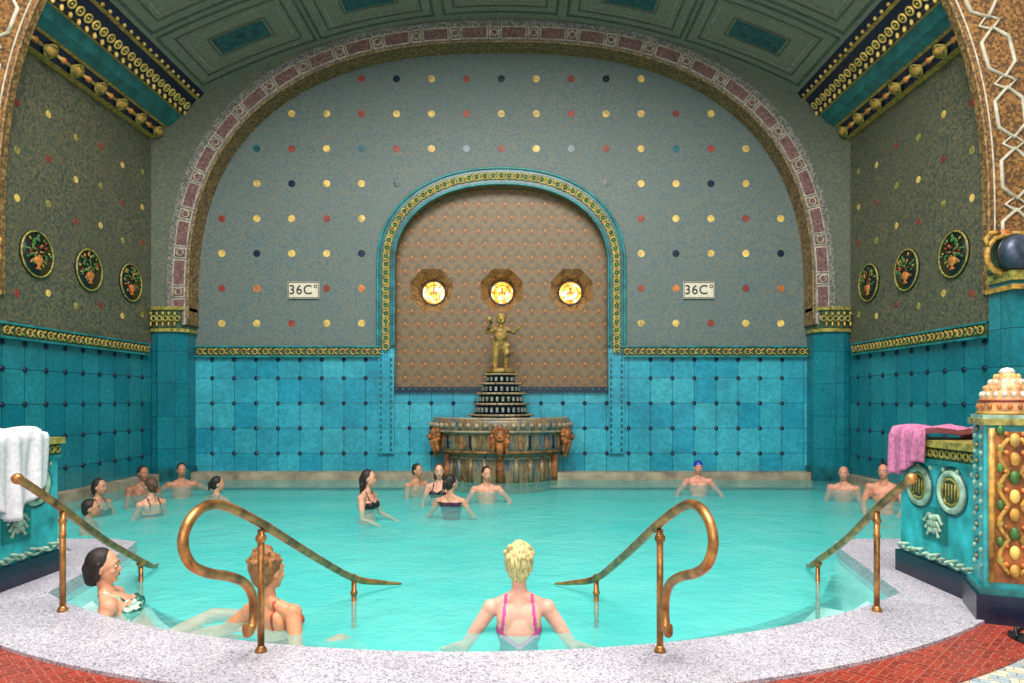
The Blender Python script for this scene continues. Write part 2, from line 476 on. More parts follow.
# alcove ornamental frame
b=B()
pin=archpath(2.05,1.54,4.09,ZT1,2.2,0.05); n_=len(pin)-1
pou=respath(archpath(2.36,1.84,4.09,ZT1,2.2,0.05),n_)
b.quadstrip([(x,YB-0.05,z) for x,z in pin],[(x,YB-0.05,z) for x,z in pou],M_tealdk)
b.quadstrip([(x,YB,z) for x,z in pin],[(x,YB-0.05,z) for x,z in pin],M_teal)
b.quadstrip([(x,YB-.05,z) for x,z in pou],[(x,YB,z) for x,z in pou],M_teal)
b.tube([(x,YB-.055,z) for x,z in pin],0.022,M_teal,8); b.tube([(x,YB-.055,z) for x,z in pou],0.026,M_teal,8)
mid=respath([((p[0]+q[0])/2,(p[1]+q[1])/2) for p,q in zip(pin,pou)],60)
for k,(p,t,n) in enumerate(frames(mid)):
    c=p+Vector((0,YB-0.06,0))
    R=Matrix((t,Vector((0,1,0)),n)).transposed()
    b.torus(c,0.06,0.02,M_olive,R@RX90,12,6)
    b.ell(c,(.03,.02,.03),M_leaf,None,8,6)
    b.ell(c+t*0.09+n*0.04,(0.055,0.02,0.022),M_olive,R@Matrix.Rotation(.6,3,'Y'),8,6)
    b.ell(c+t*0.09-n*0.04,(0.055,0.02,0.022),M_gold,R@Matrix.Rotation(-.6,3,'Y'),8,6)
b.obj('trim_alcove_arch')

def frieze(name,p1,p2,nrm):
    b=B(); p1=Vector(p1);p2=Vector(p2);nrm=Vector(nrm); d=(p2-p1); L=d.length; d.normalize()
    R=Matrix((d,nrm,Vector((0,0,1)))).transposed()
    c=(p1+p2)/2; zc=(ZT0+ZT1)/2; h=ZT1-ZT0
    b.box(c+nrm*0.03+Vector((0,0,zc)),(L,0.06,h),M_frieze,R)
    b.box(c+nrm*0.04+Vector((0,0,ZT1)),(L,0.09,0.03),M_teal,R); b.box(c+nrm*0.04+Vector((0,0,ZT0)),(L,0.09,0.03),M_teal,R)
    k=int(L/0.2)
    for i in range(k):
        q=p1+d*(L*(i+.5)/k)+nrm*0.07+Vector((0,0,zc))
        b.torus(q,0.05,0.016,M_olive,R@RX90,12,5)
        b.ell(q,(0.02,0.02,0.02),M_red,None,6,5)
        for s_ in (-1,1):
            b.ell(q+d*0.08+Vector((0,0,s_*0.035)),(0.05,0.02,0.018),M_gold if s_>0 else M_olive,R@Matrix.Rotation(-s_*.6,3,'Y'),8,6)
    b.obj(name)
frieze('trim_back_left',(-5.85,YB,0),(-2.3,YB,0),(0,-1,0))
frieze('trim_back_right',(2.3,YB,0),(5.85,YB,0),(0,-1,0))
frieze('trim_side_left',(-XW,YN+.02,0),(-XW,12.5,0),(1,0,0))
frieze('trim_side_right',(XW,YN+.02,0),(XW,12.5,0),(-1,0,0))

# dots on back wall
b=B()
dm=[M_red,M_yel,M_navy,M_yel,M_orange,M_tealdk,M_yel,M_red,M_navy]
def inarch(x,z,a=5.8,bb_=4.75,sp=3.4,n=2.5,mg=0.15):
    if z<sp: return abs(x)<a-mg
    return (abs(x)/(a-mg))**n+((z-sp)/(bb_-mg))**n<1
for r in range(9):
    z=2.97+r*0.67
    for i in range(-9,10):
        x=i*0.67
        if not inarch(x,z): continue
        if z<4.09 and abs(x)<2.5: continue
        if z>=4.09 and (abs(x)/2.6)**2.2+((z-4.09)/2.1)**2.2<1: continue
        if abs(abs(x)-3.78)<.4 and abs(z-3.6)<.3: continue
        m=dm[(i*3+r*5+(i*r)%3)%9]
        b.lathe([(0.070,0),(0.068,0.004),(0,0.005)],(x,YB,z),m,14,smooth=False,R=RX90)
b.obj('mosaic_dots')
b=B()
for sx in (-1,1):
    for r,z in enumerate((2.95,4.25,4.9,5.55)):
        for k in range(6):
            y=9.3+k*0.62
            b.lathe([(0.055,0),(0.05,0.004),(0,0.005)],(sx*XW,y,z+ (0.1 if k%2 else 0)),[M_red,M_yel,M_olive][(k+r)%3],12,smooth=False,R=Matrix.Rotation(-sx*PI/2,3,'Y'))
b.obj('mosaic_dots_side')

# side walls
for sx,nm in ((-1,'left'),(1,'right')):
    b=B(); y0=YN+.03; y1=YB+.2
    b.box((sx*(XW+.15),(y0+y1)/2,(ZT1+6.9)/2),(0.3,y1-y0,6.9-ZT1),M_side)
    b.box((sx*(XW+.15),(y0+y1)/2,(ZT1-1)/2),(0.3,y1-y0,ZT1+1),M_tiles)
    for zi in range(1,6):
        z=0.48*zi if zi<5 else 2.27
        for i in range(60):
            y=i*0.42-sx*6.5
            if y>12.4 or y<YN+.05: continue
            stud(b,(sx*XW,y,z),Matrix.Rotation(-sx*PI/2,3,'Y'))
    b.obj('wall_'+nm)

# far arch
b=B()
n_=160
Pi=respath(archpath(5.8,4.75,3.4,2.9,2.5,0.05),n_); Po=respath(archpath(6.2,5.13,3.4,2.9,2.5,0.05),n_)
spand(b,Po,YA,9.3,M_spand)
for sx in (-1,1): b.add([(sx*6.2,YA,2.8),(sx*6.6,YA,2.8),(sx*6.6,YA,9.3),(sx*6.2,YA,9.3)],[(0,1,2,3)],M_spand,False)
b.quadstrip([(x,YA,z) for x,z in Pi],[(x,YB+.02,z) for x,z in Pi],M_reveal)
b.obj('wall_arch_far')
b=B()
yb=YA-0.04
b.quadstrip([(x,yb,z) for x,z in Pi],[(x,yb,z) for x,z in Po],M_greyband)
b.quadstrip([(x,yb,z) for x,z in Pi],[(x,YA,z) for x,z in Pi],M_greyband)
b.quadstrip([(x,YA,z) for x,z in Po],[(x,yb,z) for x,z in Po],M_greyband)
b.tube([(x,yb,z) for x,z in Pi],0.022,M_reveal,6)
mid=respath([(p[0]*.58+q[0]*.42,p[1]*.58+q[1]*.42) for p,q in zip(Pi,Po)],n_)
K=26
mm=frames(respath(mid,K*30))
def stripquad(b,i0,i1,w,y,m):
    A=[mm[i][0]+mm[i][2]*w+Vector((0,y,0)) for i in range(i0,i1+1)]
    Bq=[mm[i][0]-mm[i][2]*w+Vector((0,y,0)) for i in range(i0,i1+1)]
    b.quadstrip(A,Bq,m)
for k in range(K):
    i0=k*30
    stripquad(b,i0,i0+20,0.12,yb-0.006,M_pale); stripquad(b,i0+1,i0+19,0.095,yb-0.012,M_pink)
    stripquad(b,i0+21,i0+29,0.12,yb-0.006,M_pale); stripquad(b,i0+22,i0+28,0.095,yb-0.012,M_pink)
    c=mm[i0+25][0]+Vector((0,yb-0.02,0)); b.torus(c,0.06,0.014,M_pale,RX90,14,5)
b.obj('trim_arch_band')

# pilasters + capitals
for sx in (-1,1):
    b=B()
    prof=[(5.86,YB),(5.86,12.78),(5.98,12.62),(6.34,12.62),(6.48,12.69),(6.48,YB)]
    prof=[(sx*x,y) for x,y in prof]
    A=[(x,y,-1) for x,y in prof]; C=[(x,y,2.82) for x,y in prof]; b.quadstrip(A,C,M_col)
    for z0,z1,m,ex in ((2.80,3.18,M_frieze,0.03),(3.16,3.22,M_olive,.06),(2.76,2.82,M_olive,.05),(0.0,0.25,M_tealdk,.05)):
        pr=[(x+(-sx*ex if abs(x)<6.4 else 0),y-ex) for x,y in prof]
        b.quadstrip([(x,y,z0) for x,y in pr],[(x,y,z1) for x,y in pr],m)
        b.add([(x,y,z1) for x,y in pr],[tuple(range(6))],m,False); b.add([(x,y,z0) for x,y in pr],[tuple(range(6))],m,False)
    for i in range(5):
        x=5.95+i*0.11
        b.torus((sx*x,12.57,3.0),0.045,0.018,M_olive,RX90,12,6); b.ell((sx*(x+.05),12.57,2.9),(0.02,.02,.05),M_gold,None,8,6); b.ell((sx*(x+.05),12.57,3.09),(0.03,.02,.04),M_olive,None,8,6)
    b.obj('pilaster')

# vault
def vz(x): return 8.6-x*x/22.0
b=B()
xs=[-5.56+11.12*i/40 for i in range(41)]
b.quadstrip([(x,YN,vz(x)) for x in xs],[(x,YA+.01,vz(x)) for x in xs],M_vault,True)
b.obj('ceiling_vault')
b=B()
def vpanel(x0,x1,y0,y1,m,off,w=None):
    def st(xa,xb,ya,yb_):
        xx=[xa+(xb-xa)*i/8 for i in range(9)]
        b.quadstrip([(x,ya,vz(x)-off) for x in xx],[(x,yb_,vz(x)-off) for x in xx],m)
    if w is None: st(x0,x1,y0,y1)
    else:
        st(x0,x0+w,y0,y1); st(x1-w,x1,y0,y1); st(x0+w,x1-w,y0,y0+w); st(x0+w,x1-w,y1-w,y1)
for x0 in (-5.45,-3.3,-1.05,1.2,3.35):
    x1=x0+2.1
    for y0,y1 in ((9.1,10.75),(10.85,12.5)):
        vpanel(x0,x1,y0,y1,M_vline,0.012,0.05)
        vpanel(x0+.2,x1-.2,y0+.2,y1-.2,M_vline,0.012,0.03)
        vpanel(x0+.3,x1-.3,y0+.3,y1-.3,M_pale,0.012,0.015)
        xc=(x0+x1)/2; yc=(y0+y1)/2
        vpanel(xc-.42,xc+.42,yc-.22,yc+.22,M_vpan,0.014)
        vpanel(xc-.48,xc+.48,yc-.28,yc+.28,M_vline,0.013,.02)
b.obj('trim_vault_panels')

# cornice
for sx,nm in ((-1,'left'),(1,'right')):
    b=B()
    pr=[(6.5,6.36,M_gold),(6.4,6.38,M_navy),(6.25,6.56,M_gold),(6.2,6.58,M_cove),(6.05,6.66,M_cove),(5.95,6.8,M_gold),(5.9,6.8,M_navy),(5.66,7.08,M_gold),(5.6,7.1,M_navy),(5.52,7.2,M_navy),(5.52,7.35,M_navy)]
    for (x0,z0,m),(x1,z1,_) in zip(pr[:-1],pr[1:]):
        b.add([(sx*x0,YN,z0),(sx*x0,YA,z0),(sx*x1,YA,z1),(sx*x1,YN,z1)],[(0,1,2,3)],m,False)
    y=YN+.2
    while y<YA-.1:
        b.ell((sx*6.31,y,6.45),(.08,.12,.08),M_gold,None,12,8)
        b.torus((sx*6.30,y,6.44),0.10,0.02,M_olive,Matrix.Rotation(sx*0.85,3,'Y'),14,5)
        b.cap((sx*6.31,y+.17,6.45),.025,(sx*6.31,y+.40,6.45),.025,M_yel,8)
        b.ell((sx*6.31,y+.28,6.45),(.05,.05,.05),M_orange,None,8,6)
        y+=0.58
    y=YN+.08
    while y<YA:
        b.torus((sx*5.78,y,6.92),0.06,0.018,M_yel,Matrix.Rotation(sx*0.85,3,'Y'),12,5)
        b.ell((sx*5.78,y,6.92),.025,M_olive,None,8,6)
        b.ell((sx*5.86,y+.09,6.82),(.03,.03,.05),M_yel,None,8,6)
        b.ell((sx*5.58,y,7.12),.03,M_yel,None,8,6)
        y+=0.18
    b.obj('trim_cornice_'+nm)

# near arch
b=B()
NA,NBB,NS=6.45,5.65,3.8
Pn=archpath(NA,NBB,NS,2.9,2.5,0.08)
spand(b,Pn,YN,10.5,M_near)
for sx in (-1,1):
    b.add([(sx*NA,YN,2.9),(sx*9,YN,2.9),(sx*9,YN,10.5),(sx*NA,YN,10.5)],[(0,1,2,3)],M_near,False)
b.quadstrip([(x,YN,z) for x,z in Pn],[(x,YN+.12,z) for x,z in Pn],M_reveal)
spand(b,Pn,YN+.12,10.5,M_near)
b.obj('wall_arch_near')
b=B()
b.tube([(x,YN-.01,z) for x,z in Pn],0.022,M_reveal,8)
b.tube([(x,YN-.005,z) for x,z in archpath(NA+.08,NBB+.08,NS,2.9,2.5,0.08)],0.012,M_lattice,6)
fr=frames(archpath(NA+.36,NBB+.36,NS,2.95,2.5,0.01)); tot=len(fr)
i=0
def L2(f,u,v): return f[0]+f[1]*u+f[2]*v+Vector((0,YN-0.008,0))
while i+85<tot:
    f=fr[i+40]
    hexp=[L2(f,-.33,0),L2(f,-.17,.18),L2(f,.17,.18),L2(f,.33,0),L2(f,.17,-.18),L2(f,-.17,-.18)]
    b.tube(hexp,0.026,M_lattice,6,closed=True)
    g=fr[min(i+80,tot-1)]
    b.tube([L2(g,-.09,0),L2(g,0,.15),L2(g,.09,0),L2(g,0,-.15)],0.024,M_lattice,6,closed=True)
    i+=80
b.obj('trim_arch_lattice')
for sx in (-1,1):
    b=B()
    b.box((sx*7.70,YN-.22,1.0),(2.50,.42,4.0),M_tiles)
    b.box((sx*7.69,YN-.24,3.05),(2.54,.46,.12),M_olive)
    b.box((sx*7.69,YN-.26,2.9),(2.58,.5,.06),M_gold)
    b.obj('arch_pier')
    e=empty('wall_lamp',(sx*6.50,YN-.32,3.33))
    b=B()
    b.lathe([(0.02,0),(0.15,.02),(0.20,.07),(0.22,.13),(0.21,.2),(0.18,.26),(0.1,.29),(0,.3)],(0,0.03,0),M_lampb,24,R=RX90)
    b.torus((0,-.1,0),0.215,0.02,M_blackd,RX90,24,8)
    for k in range(4): b.box((0,-.24+.02*abs(k-1.5),-.09+.06*k),(.24,.04,.012),M_blackd)
    b.obj('lamp_body',e)
    b=B()
    b.torus((0,.06,0),0.25,0.035,M_gold,RX90,20,8)
    b.ell((0,.1,.28),(.08,.06,.06),M_orange,None,10,8)
    for s_ in (-1,1):
        b.tube([(s_*.08,.08,.28),(s_*.2,.06,.28),(s_*.27,.05,.2),(s_*.24,.05,.1)],[.035,.03,.03,.02],M_gold,8)
        b.tube([(s_*.22,.08,-.10),(s_*.2,.08,-.16),(s_*.08,.08,-.20),(0,.08,-.21)],[.03,.03,.035,.03],M_olive,8)
    b.box((.1*sx,.2,.02),(.4,.15,.46),M_frieze)
    b.obj('lamp_bracket',e)

for sx,nm in ((-1,'hall_left'),(1,'hall_right')):
    b=B(); b.box((sx*9.1,2.4,1.2),(.2,12,2.6),M_tiles); b.box((sx*9.1,2.4,4.0),(.2,12,3.0),M_side); b.obj('wall_'+nm)

# medallions
for sx in (-1,1):
    for k,y in enumerate((9.66,10.83,12.0)):
        b=B(); R=Matrix.Rotation(-sx*PI/2,3,'Y'); c=Vector((sx*XW,y,3.56)); nx=-sx
        b.lathe([(0.33,0),(0.33,0.03),(0,0.035)],c,M_blackd,28,R=R)
        b.torus(c+Vector((nx*.03,0,0)),0.32,0.014,M_olive,R,28,6)
        b.lathe([(0.03,-.2),(.07,-.19),(.02,-.15),(.08,-.10),(.09,-.05),(.06,-.02)],c+Vector((nx*.045,0,-.02)),M_orange,12,sx=.3)
        r2=random.Random(k+10*sx)
        for q in range(46):
            a=r2.uniform(0,2*PI); rr=.26*math.sqrt(r2.random())
            yy=rr*math.cos(a); zz=.04+rr*math.sin(a)*.85
            b.ell(c+Vector((nx*.042,yy,zz)),(.010,.032,.018),[M_leaf,M_leaf,M_olive,M_leaf,M_red,M_leaf,M_orange][q%7],Matrix.Rotation(a,3,'X'),8,5)
        b.obj('floral_medallion')

# temperature signs
for sx in (-1,1):
    e=empty('temperature_sign',(sx*3.78,YB-.03,3.6))
    b=B(); b.box((0,0,0),(.60,.03,.32),M_sign)
    for a,d in (((0,-.017,.145),(.58,.006,.012)),((0,-.017,-.145),(.58,.006,.012)),((.285,-.017,0),(.012,.006,.3)),((-.285,-.017,0),(.012,.006,.3))): b.box(a,d,M_text)
    b.obj('plate',e)
    cu=bpy.data.curves.new('numerals','FONT'); cu.body='36C°'; cu.size=.25; cu.align_x='CENTER'; cu.align_y='CENTER'; cu.extrude=.004
    cu.space_character=1.1
    cu.materials.append(M_text)
    t=bpy.data.objects.new('numerals',cu); t.rotation_euler=(PI/2,0,0); t.location=(0,-.022,0); t.parent=e; sc.collection.objects.link(t)

# ------------------------------------------------------------------ pool & floor
CY=8.5; RI=4.7; RO=5.3
ANG=math.asin(3.1/RI)
def arc(R,a0,a1,k): return [(R*math.sin(a0+(a1-a0)*i/k), CY-R*math.cos(a0+(a1-a0)*i/k)) for i in range(k+1)]
inner=[(6.3,12.9),(6.3,6.9),(3.75,6.9),(3.45,6.75),(3.35,6.4)]+arc(RI,ANG,-ANG,48)+[(-3.35,6.4),(-3.45,6.75),(-3.75,6.9),(-6.3,6.9),(-6.3,12.9)]
outer=[(6.5,13.1),(6.5,6.5),(3.98,6.5),(3.85,6.4),(3.75,6.1)]+arc(RO,ANG,-ANG,48)+[(-3.75,6.1),(-3.85,6.4),(-3.98,6.5),(-6.5,6.5),(-6.5,13.1)]
b=B()
i0=[(x,y,.10) for x,y in inner]; o0=[(x,y,.10) for x,y in outer]; ib=[(x,y,-1.0) for x,y in inner]
b.quadstrip(i0,o0,M_granite)
b.quadstrip(i0,[(x,y,-.06) for x,y in inner],M_granite)
b.quadstrip([(x,y,-.06) for x,y in inner],ib,M_step2)
b.quadstrip(o0,[(x,y,0.0) for x,y in outer],M_granite)
b.obj('pool_coping')
b=B()
b.box((0,12.945,.0),(11.7,.29,.28),M_ledge)
for sx in (-1,1): b.box((sx*6.38,10.75,.0),(.22,3.6,.28),M_ledge)
b.obj('pool_ledge')
b=B()
for sx in (1,-1):
    a=[p for p in inner if p[0]*sx>=-1e-6]
    a=[(abs(x)*sx,y) for x,y in a if y<12]
    if sx<0: a=a[::-1]
    pts=[(sx*9,-4),(sx*9,8.9),(sx*6.3,8.9)]+a+[(0,-4)]
    b.add([(x,y,.07) for x,y in pts],[tuple(range(len(pts)))],M_floorpat,False)
b.obj('floor')
b=B()
A=arc(RO-.01,1.1,-1.1,60); C=arc(5.66,1.1,-1.1,60)
b.quadstrip([(x,y,.08) for x,y in A],[(x,y,.08) for x,y in C],M_redfloor)
b.quadstrip([(x,y,.08) for x,y in C],[(x,y,.06) for x,y in C],M_redfloor)
b.obj('floor_red_border')
b=B()
def stepring(r1,r0,z,zb,m,m2):
    A=arc(r1,-1.0,1.0,48); C=arc(r0,-1.0,1.0,48)
    b.quadstrip([(x,y,z) for x,y in A],[(x,y,z) for x,y in C],m); b.quadstrip([(x,y,z) for x,y in C],[(x,y,zb) for x,y in C],m2)
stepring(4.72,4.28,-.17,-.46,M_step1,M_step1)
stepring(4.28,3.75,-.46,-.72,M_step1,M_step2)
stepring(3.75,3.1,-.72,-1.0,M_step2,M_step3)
b.obj('pool_steps')
b=B(); b.add([(-6.4,3.5,-1),(6.4,3.5,-1),(6.4,13.1,-1),(-6.4,13.1,-1)],[(0,1,2,3)],M_floorpool,False); b.obj('pool_floor')
b=B(); pts=[(x*1.001,y,0) for x,y in inner]
b.add(pts,[tuple(range(len(pts)))],M_water,False)
# added semi-opaque sheets imitate the milky water's depth haze, clear of the top step
for zz,Rz in ((-.20,3.95),(-.42,3.7)):
    aa=.82
    lay=[(6.3,12.9),(6.3,6.9),(3.75,6.9),(3.35,6.6)]+[p for p in arc(Rz,aa,-aa,48)]+[(-3.35,6.6),(-3.75,6.9),(-6.3,6.9),(-6.3,12.9)]
    b.add([(x,y,zz) for x,y in lay],[tuple(range(len(lay)))],M_milky,False)
b.obj('pool_water')

# ------------------------------------------------------------------ remesh helper
def remesh(bd, voxel, smooth=4):
    me=bd.mesh('tmp'); o=bpy.data.objects.new('tmp',me); sc.collection.objects.link(o)
    r=o.modifiers.new('r','REMESH'); r.mode='VOXEL'; r.voxel_size=voxel; r.use_smooth_shade=True
    s=o.modifiers.new('s','SMOOTH'); s.iterations=smooth; s.factor=.5
    dg=bpy.context.evaluated_depsgraph_get()
    me2=bpy.data.meshes.new_from_object(o.evaluated_get(dg))
    nv=len(me2.vertices); co=np.empty(nv*3); me2.vertices.foreach_get('co',co)
    V=co.reshape(-1,3).copy(); F=[tuple(p.vertices) for p in me2.polygons]
    bpy.data.objects.remove(o); bpy.data.meshes.remove(me2); bpy.data.meshes.remove(me)
    return V,F

# ------------------------------------------------------------------ fountain
ft=empty('fountain',(0,0,0))
YF=YB-.01
FC=(0,YB,0); SY=.78
b=B()
b.lathe([(1.0,-1.0),(1.0,.1),(1.02,.3),(0.98,.42),(1.06,.5),(1.2,.58),(1.24,.7),(1.24,.88),(1.3,.93),(1.33,1.0),(1.33,1.1),(1.29,1.16),(1.18,1.16),(1.14,1.05),(0,1.05)],FC,M_basin,48,1,SY)
for k in range(26):
    a=PI+PI*k/25
    b.ell((1.33*math.cos(a),YB+1.33*SY*math.sin(a),1.04),(.05,.05,.05),M_ledge,None,8,6)
for k in range(11):
    a=PI+PI*(k+.5)/11
    b.cap((1.02*math.cos(a),YB+1.02*SY*math.sin(a),.0),.06,(1.0*math.cos(a),YB+1.0*SY*math.sin(a),.42),.05,M_basin,8)
for zz,rr,m in ((.93,1.29,M_ledge),(.56,1.17,M_rust),(1.16,1.27,M_ledge),(.44,1.0,M_ledge)):
    b.tube([(rr*math.cos(PI+PI*k/40),YB+rr*SY*math.sin(PI+PI*k/40),zz) for k in range(41)],.025,m,8)
for k in range(21):
    a=PI+PI*(k+.5)/21
    b.box((1.232*math.cos(a),YB+1.232*SY*math.sin(a),.74),(.02,.05,.24),[M_rust,M_navy,M_basin][k%3],Matrix.Rotation(math.atan2(math.sin(a)*1,math.cos(a)*SY),3,'Z'))
b.clampy(YF); b.obj('basin',ft)
b=B()
z=1.05
tiers=[(.56,.20),(.49,.20),(.42,.19),(.35,.18),(.28,.17)]
PYc=YB-.45
for ti,(r,h) in enumerate(tiers):
    b.lathe([(r,z),(r-.02,z+h*.75),(r+.02,z+h*.8),(r+.02,z+h*.95),(r-.05,z+h)],(0,PYc,0),M_navy if ti%2 else M_blackd,24)
    b.torus((0,PYc,z+h*.88),r+.015,.02,M_ledge,None,28,6)
    k=int(2*PI*r/.10)
    for q in range(k):
        a=2*PI*q/k
        b.box(((r-.01)*math.cos(a),PYc+(r-.01)*math.sin(a),z+h*.36),(.03,.045,h*.42),M_greytess,Matrix.Rotation(a,3,'Z'))
        b.ell(((r+.025)*math.cos(a),PYc+(r+.025)*math.sin(a),z+h*.88),.020,M_statue,None,6,5)
    z+=h
b.lathe([(.24,z),(.27,z+.04),(.22,z+.09),(.16,z+.1)],(0,PYc,0),M_statue,20)
b.clampy(YF); b.obj('tiered_pedestal',ft)
zt=z+.08
b=B(); m=M_statue; Cc=Vector((0,PYc,zt))
def P(x,y,z_): return Cc+Vector((x,y,z_))
b.cap(P(-.06,0,.46),.085,P(-.10,-.04,.25),.058,m); b.cap(P(-.10,-.04,.25),.058,P(-.10,0,.06),.038,m); b.ell(P(-.11,-.05,.03),(.045,.09,.035),m)
b.cap(P(.06,0,.46),.085,P(.12,-.07,.28),.058,m); b.cap(P(.12,-.07,.28),.058,P(.09,.03,.08),.038,m); b.ell(P(.10,-.01,.03),(.045,.09,.035),m)
b.ell(P(0,0,.5),(.13,.1,.1),m); b.ell(P(0,-.03,.6),(.12,.11,.12),m); b.ell(P(.0,0,.7),(.125,.085,.1),m)
b.cap(P(-.1,0,.75),.045,P(.1,0,.75),.045,m)
b.cap(P(0,0,.76),.045,P(0,0,.83),.04,m); b.ell(P(.01,-.01,.93),(.095,.1,.105),m); b.ell(P(.01,-.11,.91),.018,m); b.ell(P(.04,-.08,.88),.03,m);b.ell(P(-.03,-.08,.88),.03,m)
for q in range(14):
    a=q*2.4; b.ell(P(.01+.075*math.cos(a),.02+.07*math.sin(a),.98+.012*(q%4)),.035,m,None,8,6)
b.cap(P(.12,0,.74),.05,P(.24,-.03,.67),.038,m); b.cap(P(.24,-.03,.67),.038,P(.34,-.08,.76),.026,m); b.ell(P(.37,-.09,.79),(.035,.02,.03),m)
b.cap(P(-.12,0,.74),.05,P(-.25,-.05,.68),.04,m); b.cap(P(-.25,-.05,.68),.04,P(-.19,-.15,.82),.028,m); b.ell(P(-.17,-.16,.85),(.03,.03,.035),m)
b.cap(P(-.14,.02,.50),.04,P(.14,-.04,.44),.045,m)
V,F=remesh(b,.011,2)
b2=B(); b2.add(V,F,M_statue)
b2.cap(P(-.17,-.18,.86),.02,P(-.20,-.3,.9),.045,M_statue,8)
b2.obj('cherub_statue',ft)
b=B()
for ang in (-68,0,68):
    a=math.radians(ang); dx=math.sin(a); dy=-math.cos(a)*SY
    c=Vector((1.27*dx,YB+1.27*dy,.86)); n=Vector((dx,-math.cos(a),0)).normalized(); t=Vector((-n.y,n.x,0))
    Rn=Matrix((t,n,Vector((0,0,1)))).transposed()
    for k in range(12):
        q=2*PI*k/12; b.ell(c+t*.13*math.cos(q)+Vector((0,0,.14*math.sin(q)))+n*.02,(.055,.07,.055),M_rust,None,8,6)
    b.ell(c+n*.05,(.12,.11,.13),M_rust,Rn,14,10)
    b.ell(c+n*.15+Vector((0,0,-.04)),(.06,.06,.05),M_rust,Rn,12,8); b.ell(c+n*.20+Vector((0,0,-.02)),(.025,.02,.018),M_stem,Rn,8,6)
    b.ell(c+n*.15+Vector((0,0,-.085)),(.035,.035,.018),M_stem,Rn,8,6)
    for s_ in (-1,1):
        b.ell(c+n*.145+t*s_*.045+Vector((0,0,.03)),.015,M_stem,None,8,6)
        b.ell(c+n*.03+t*s_*.10+Vector((0,0,.13)),(.03,.03,.035),M_rust,None,8,6)
        b.tube([c+n*.08+t*s_*.12+Vector((0,0,-.08-.04*u))-n*.01*u+t*s_*.012*math.sin(u*1.7) for u in range(7)],[.05-.004*u for u in range(7)],M_rust,8)
    b.cap(c+n*.08+Vector((0,0,-.14)),.075,c+n*.02+Vector((0,0,-.38)),.05,M_rust,10)
    b.cap(c-n*.18+Vector((0,0,-.40)),.06,c-n*.22+Vector((0,0,-.86)),.09,M_rust,10)
b.clampy(YF); b.obj('lion_head_spouts',ft)

# ------------------------------------------------------------------ handrails
def smoothpath(pts,k=8):
    pts=[Vector(p) for p in pts]; out=[]
    for i in range(len(pts)-1):
        p0=pts[max(i-1,0)];p1=pts[i];p2=pts[i+1];p3=pts[min(i+2,len(pts)-1)]
        for j in range(k):
            t=j/k
            out.append(.5*((2*p1)+(-p0+p2)*t+(2*p0-5*p1+4*p2-p3)*t*t+(-p0+3*p1-3*p2+p3)*t**3))
    out.append(pts[-1]); return out
for sx in (-1,1):
    b=B()
    def Q(x,y,z): return (sx*x,y,z)
    pth=smoothpath([Q(.62,5.5,.02),Q(.74,5.38,.06),Q(.90,5.12,.16),Q(1.0,4.5,.455),Q(1.1,3.82,.80),Q(1.16,3.45,.965),Q(1.19,3.28,.985),Q(1.21,3.17,.93),Q(1.215,3.13,.84),Q(1.20,3.17,.74),Q(1.18,3.3,.665),Q(1.15,3.48,.60),Q(1.13,3.62,.53),Q(1.12,3.70,.44),Q(1.12,3.72,.34),Q(1.12,3.69,.27),Q(1.12,3.63,.26),Q(1.12,3.61,.31)])
    rr=[.025]*len(pth)
    for i in range(14): rr[i]=.008+.017*i/14
    for i in range(10): rr[-1-i]=.017+.008*i/10
    b.tube(pth,rr,M_brass,12)
    b.tube([Q(1.11,3.8,.10),Q(1.11,3.8,.78)],.019,M_brass,12)
    b.lathe([(.034,.10),(.032,.112),(.024,.125),(.019,.135)],Q(1.11,3.8,0),M_brass,16)
    for (yy,zz,xx) in ((3.86,.78,1.10),(3.8,.73,1.11),(5.1,.17,.905)):
        b.ell(Q(xx,yy,zz),.031,M_brass,None,12,8)
    b.tube([Q(.905,5.1,-.72),Q(.905,5.1,.16)],.019,M_brass,12)
    b.ell(Q(.905,5.1,.06),.028,M_brass,None,12,8)
    b.obj('handrail')
for sx in (-1,1):
    b=B()
    pth=smoothpath([Q(2.92,6.15,.02),Q(2.86,5.95,.05),Q(2.80,5.65,.17),Q(2.76,5.1,.45),Q(2.70,4.53,.78),Q(2.68,4.2,.97),Q(2.67,4.1,1.02)])
    rr=[.025]*len(pth)
    for i in range(12): rr[i]=.008+.017*i/12
    b.tube(pth,rr,M_brass,12)
    b.ell(Q(2.67,4.08,1.03),.034,M_brass,None,12,8)
    b.tube([Q(2.70,4.53,.10),Q(2.70,4.53,.76)],.019,M_brass,12)
    b.lathe([(.034,.10),(.032,.112),(.024,.125),(.019,.135)],Q(2.70,4.53,0),M_brass,16)
    b.ell(Q(2.70,4.53,.70),.028,M_brass,None,12,8); b.ell(Q(2.70,4.53,.6),.024,M_brass,None,12,8)
    b.tube([Q(2.80,5.65,-.95),Q(2.80,5.65,.15)],.018,M_brass,12); b.ell(Q(2.8,5.65,.15),.034,M_brass,None,12,8)
    b.obj('handrail')

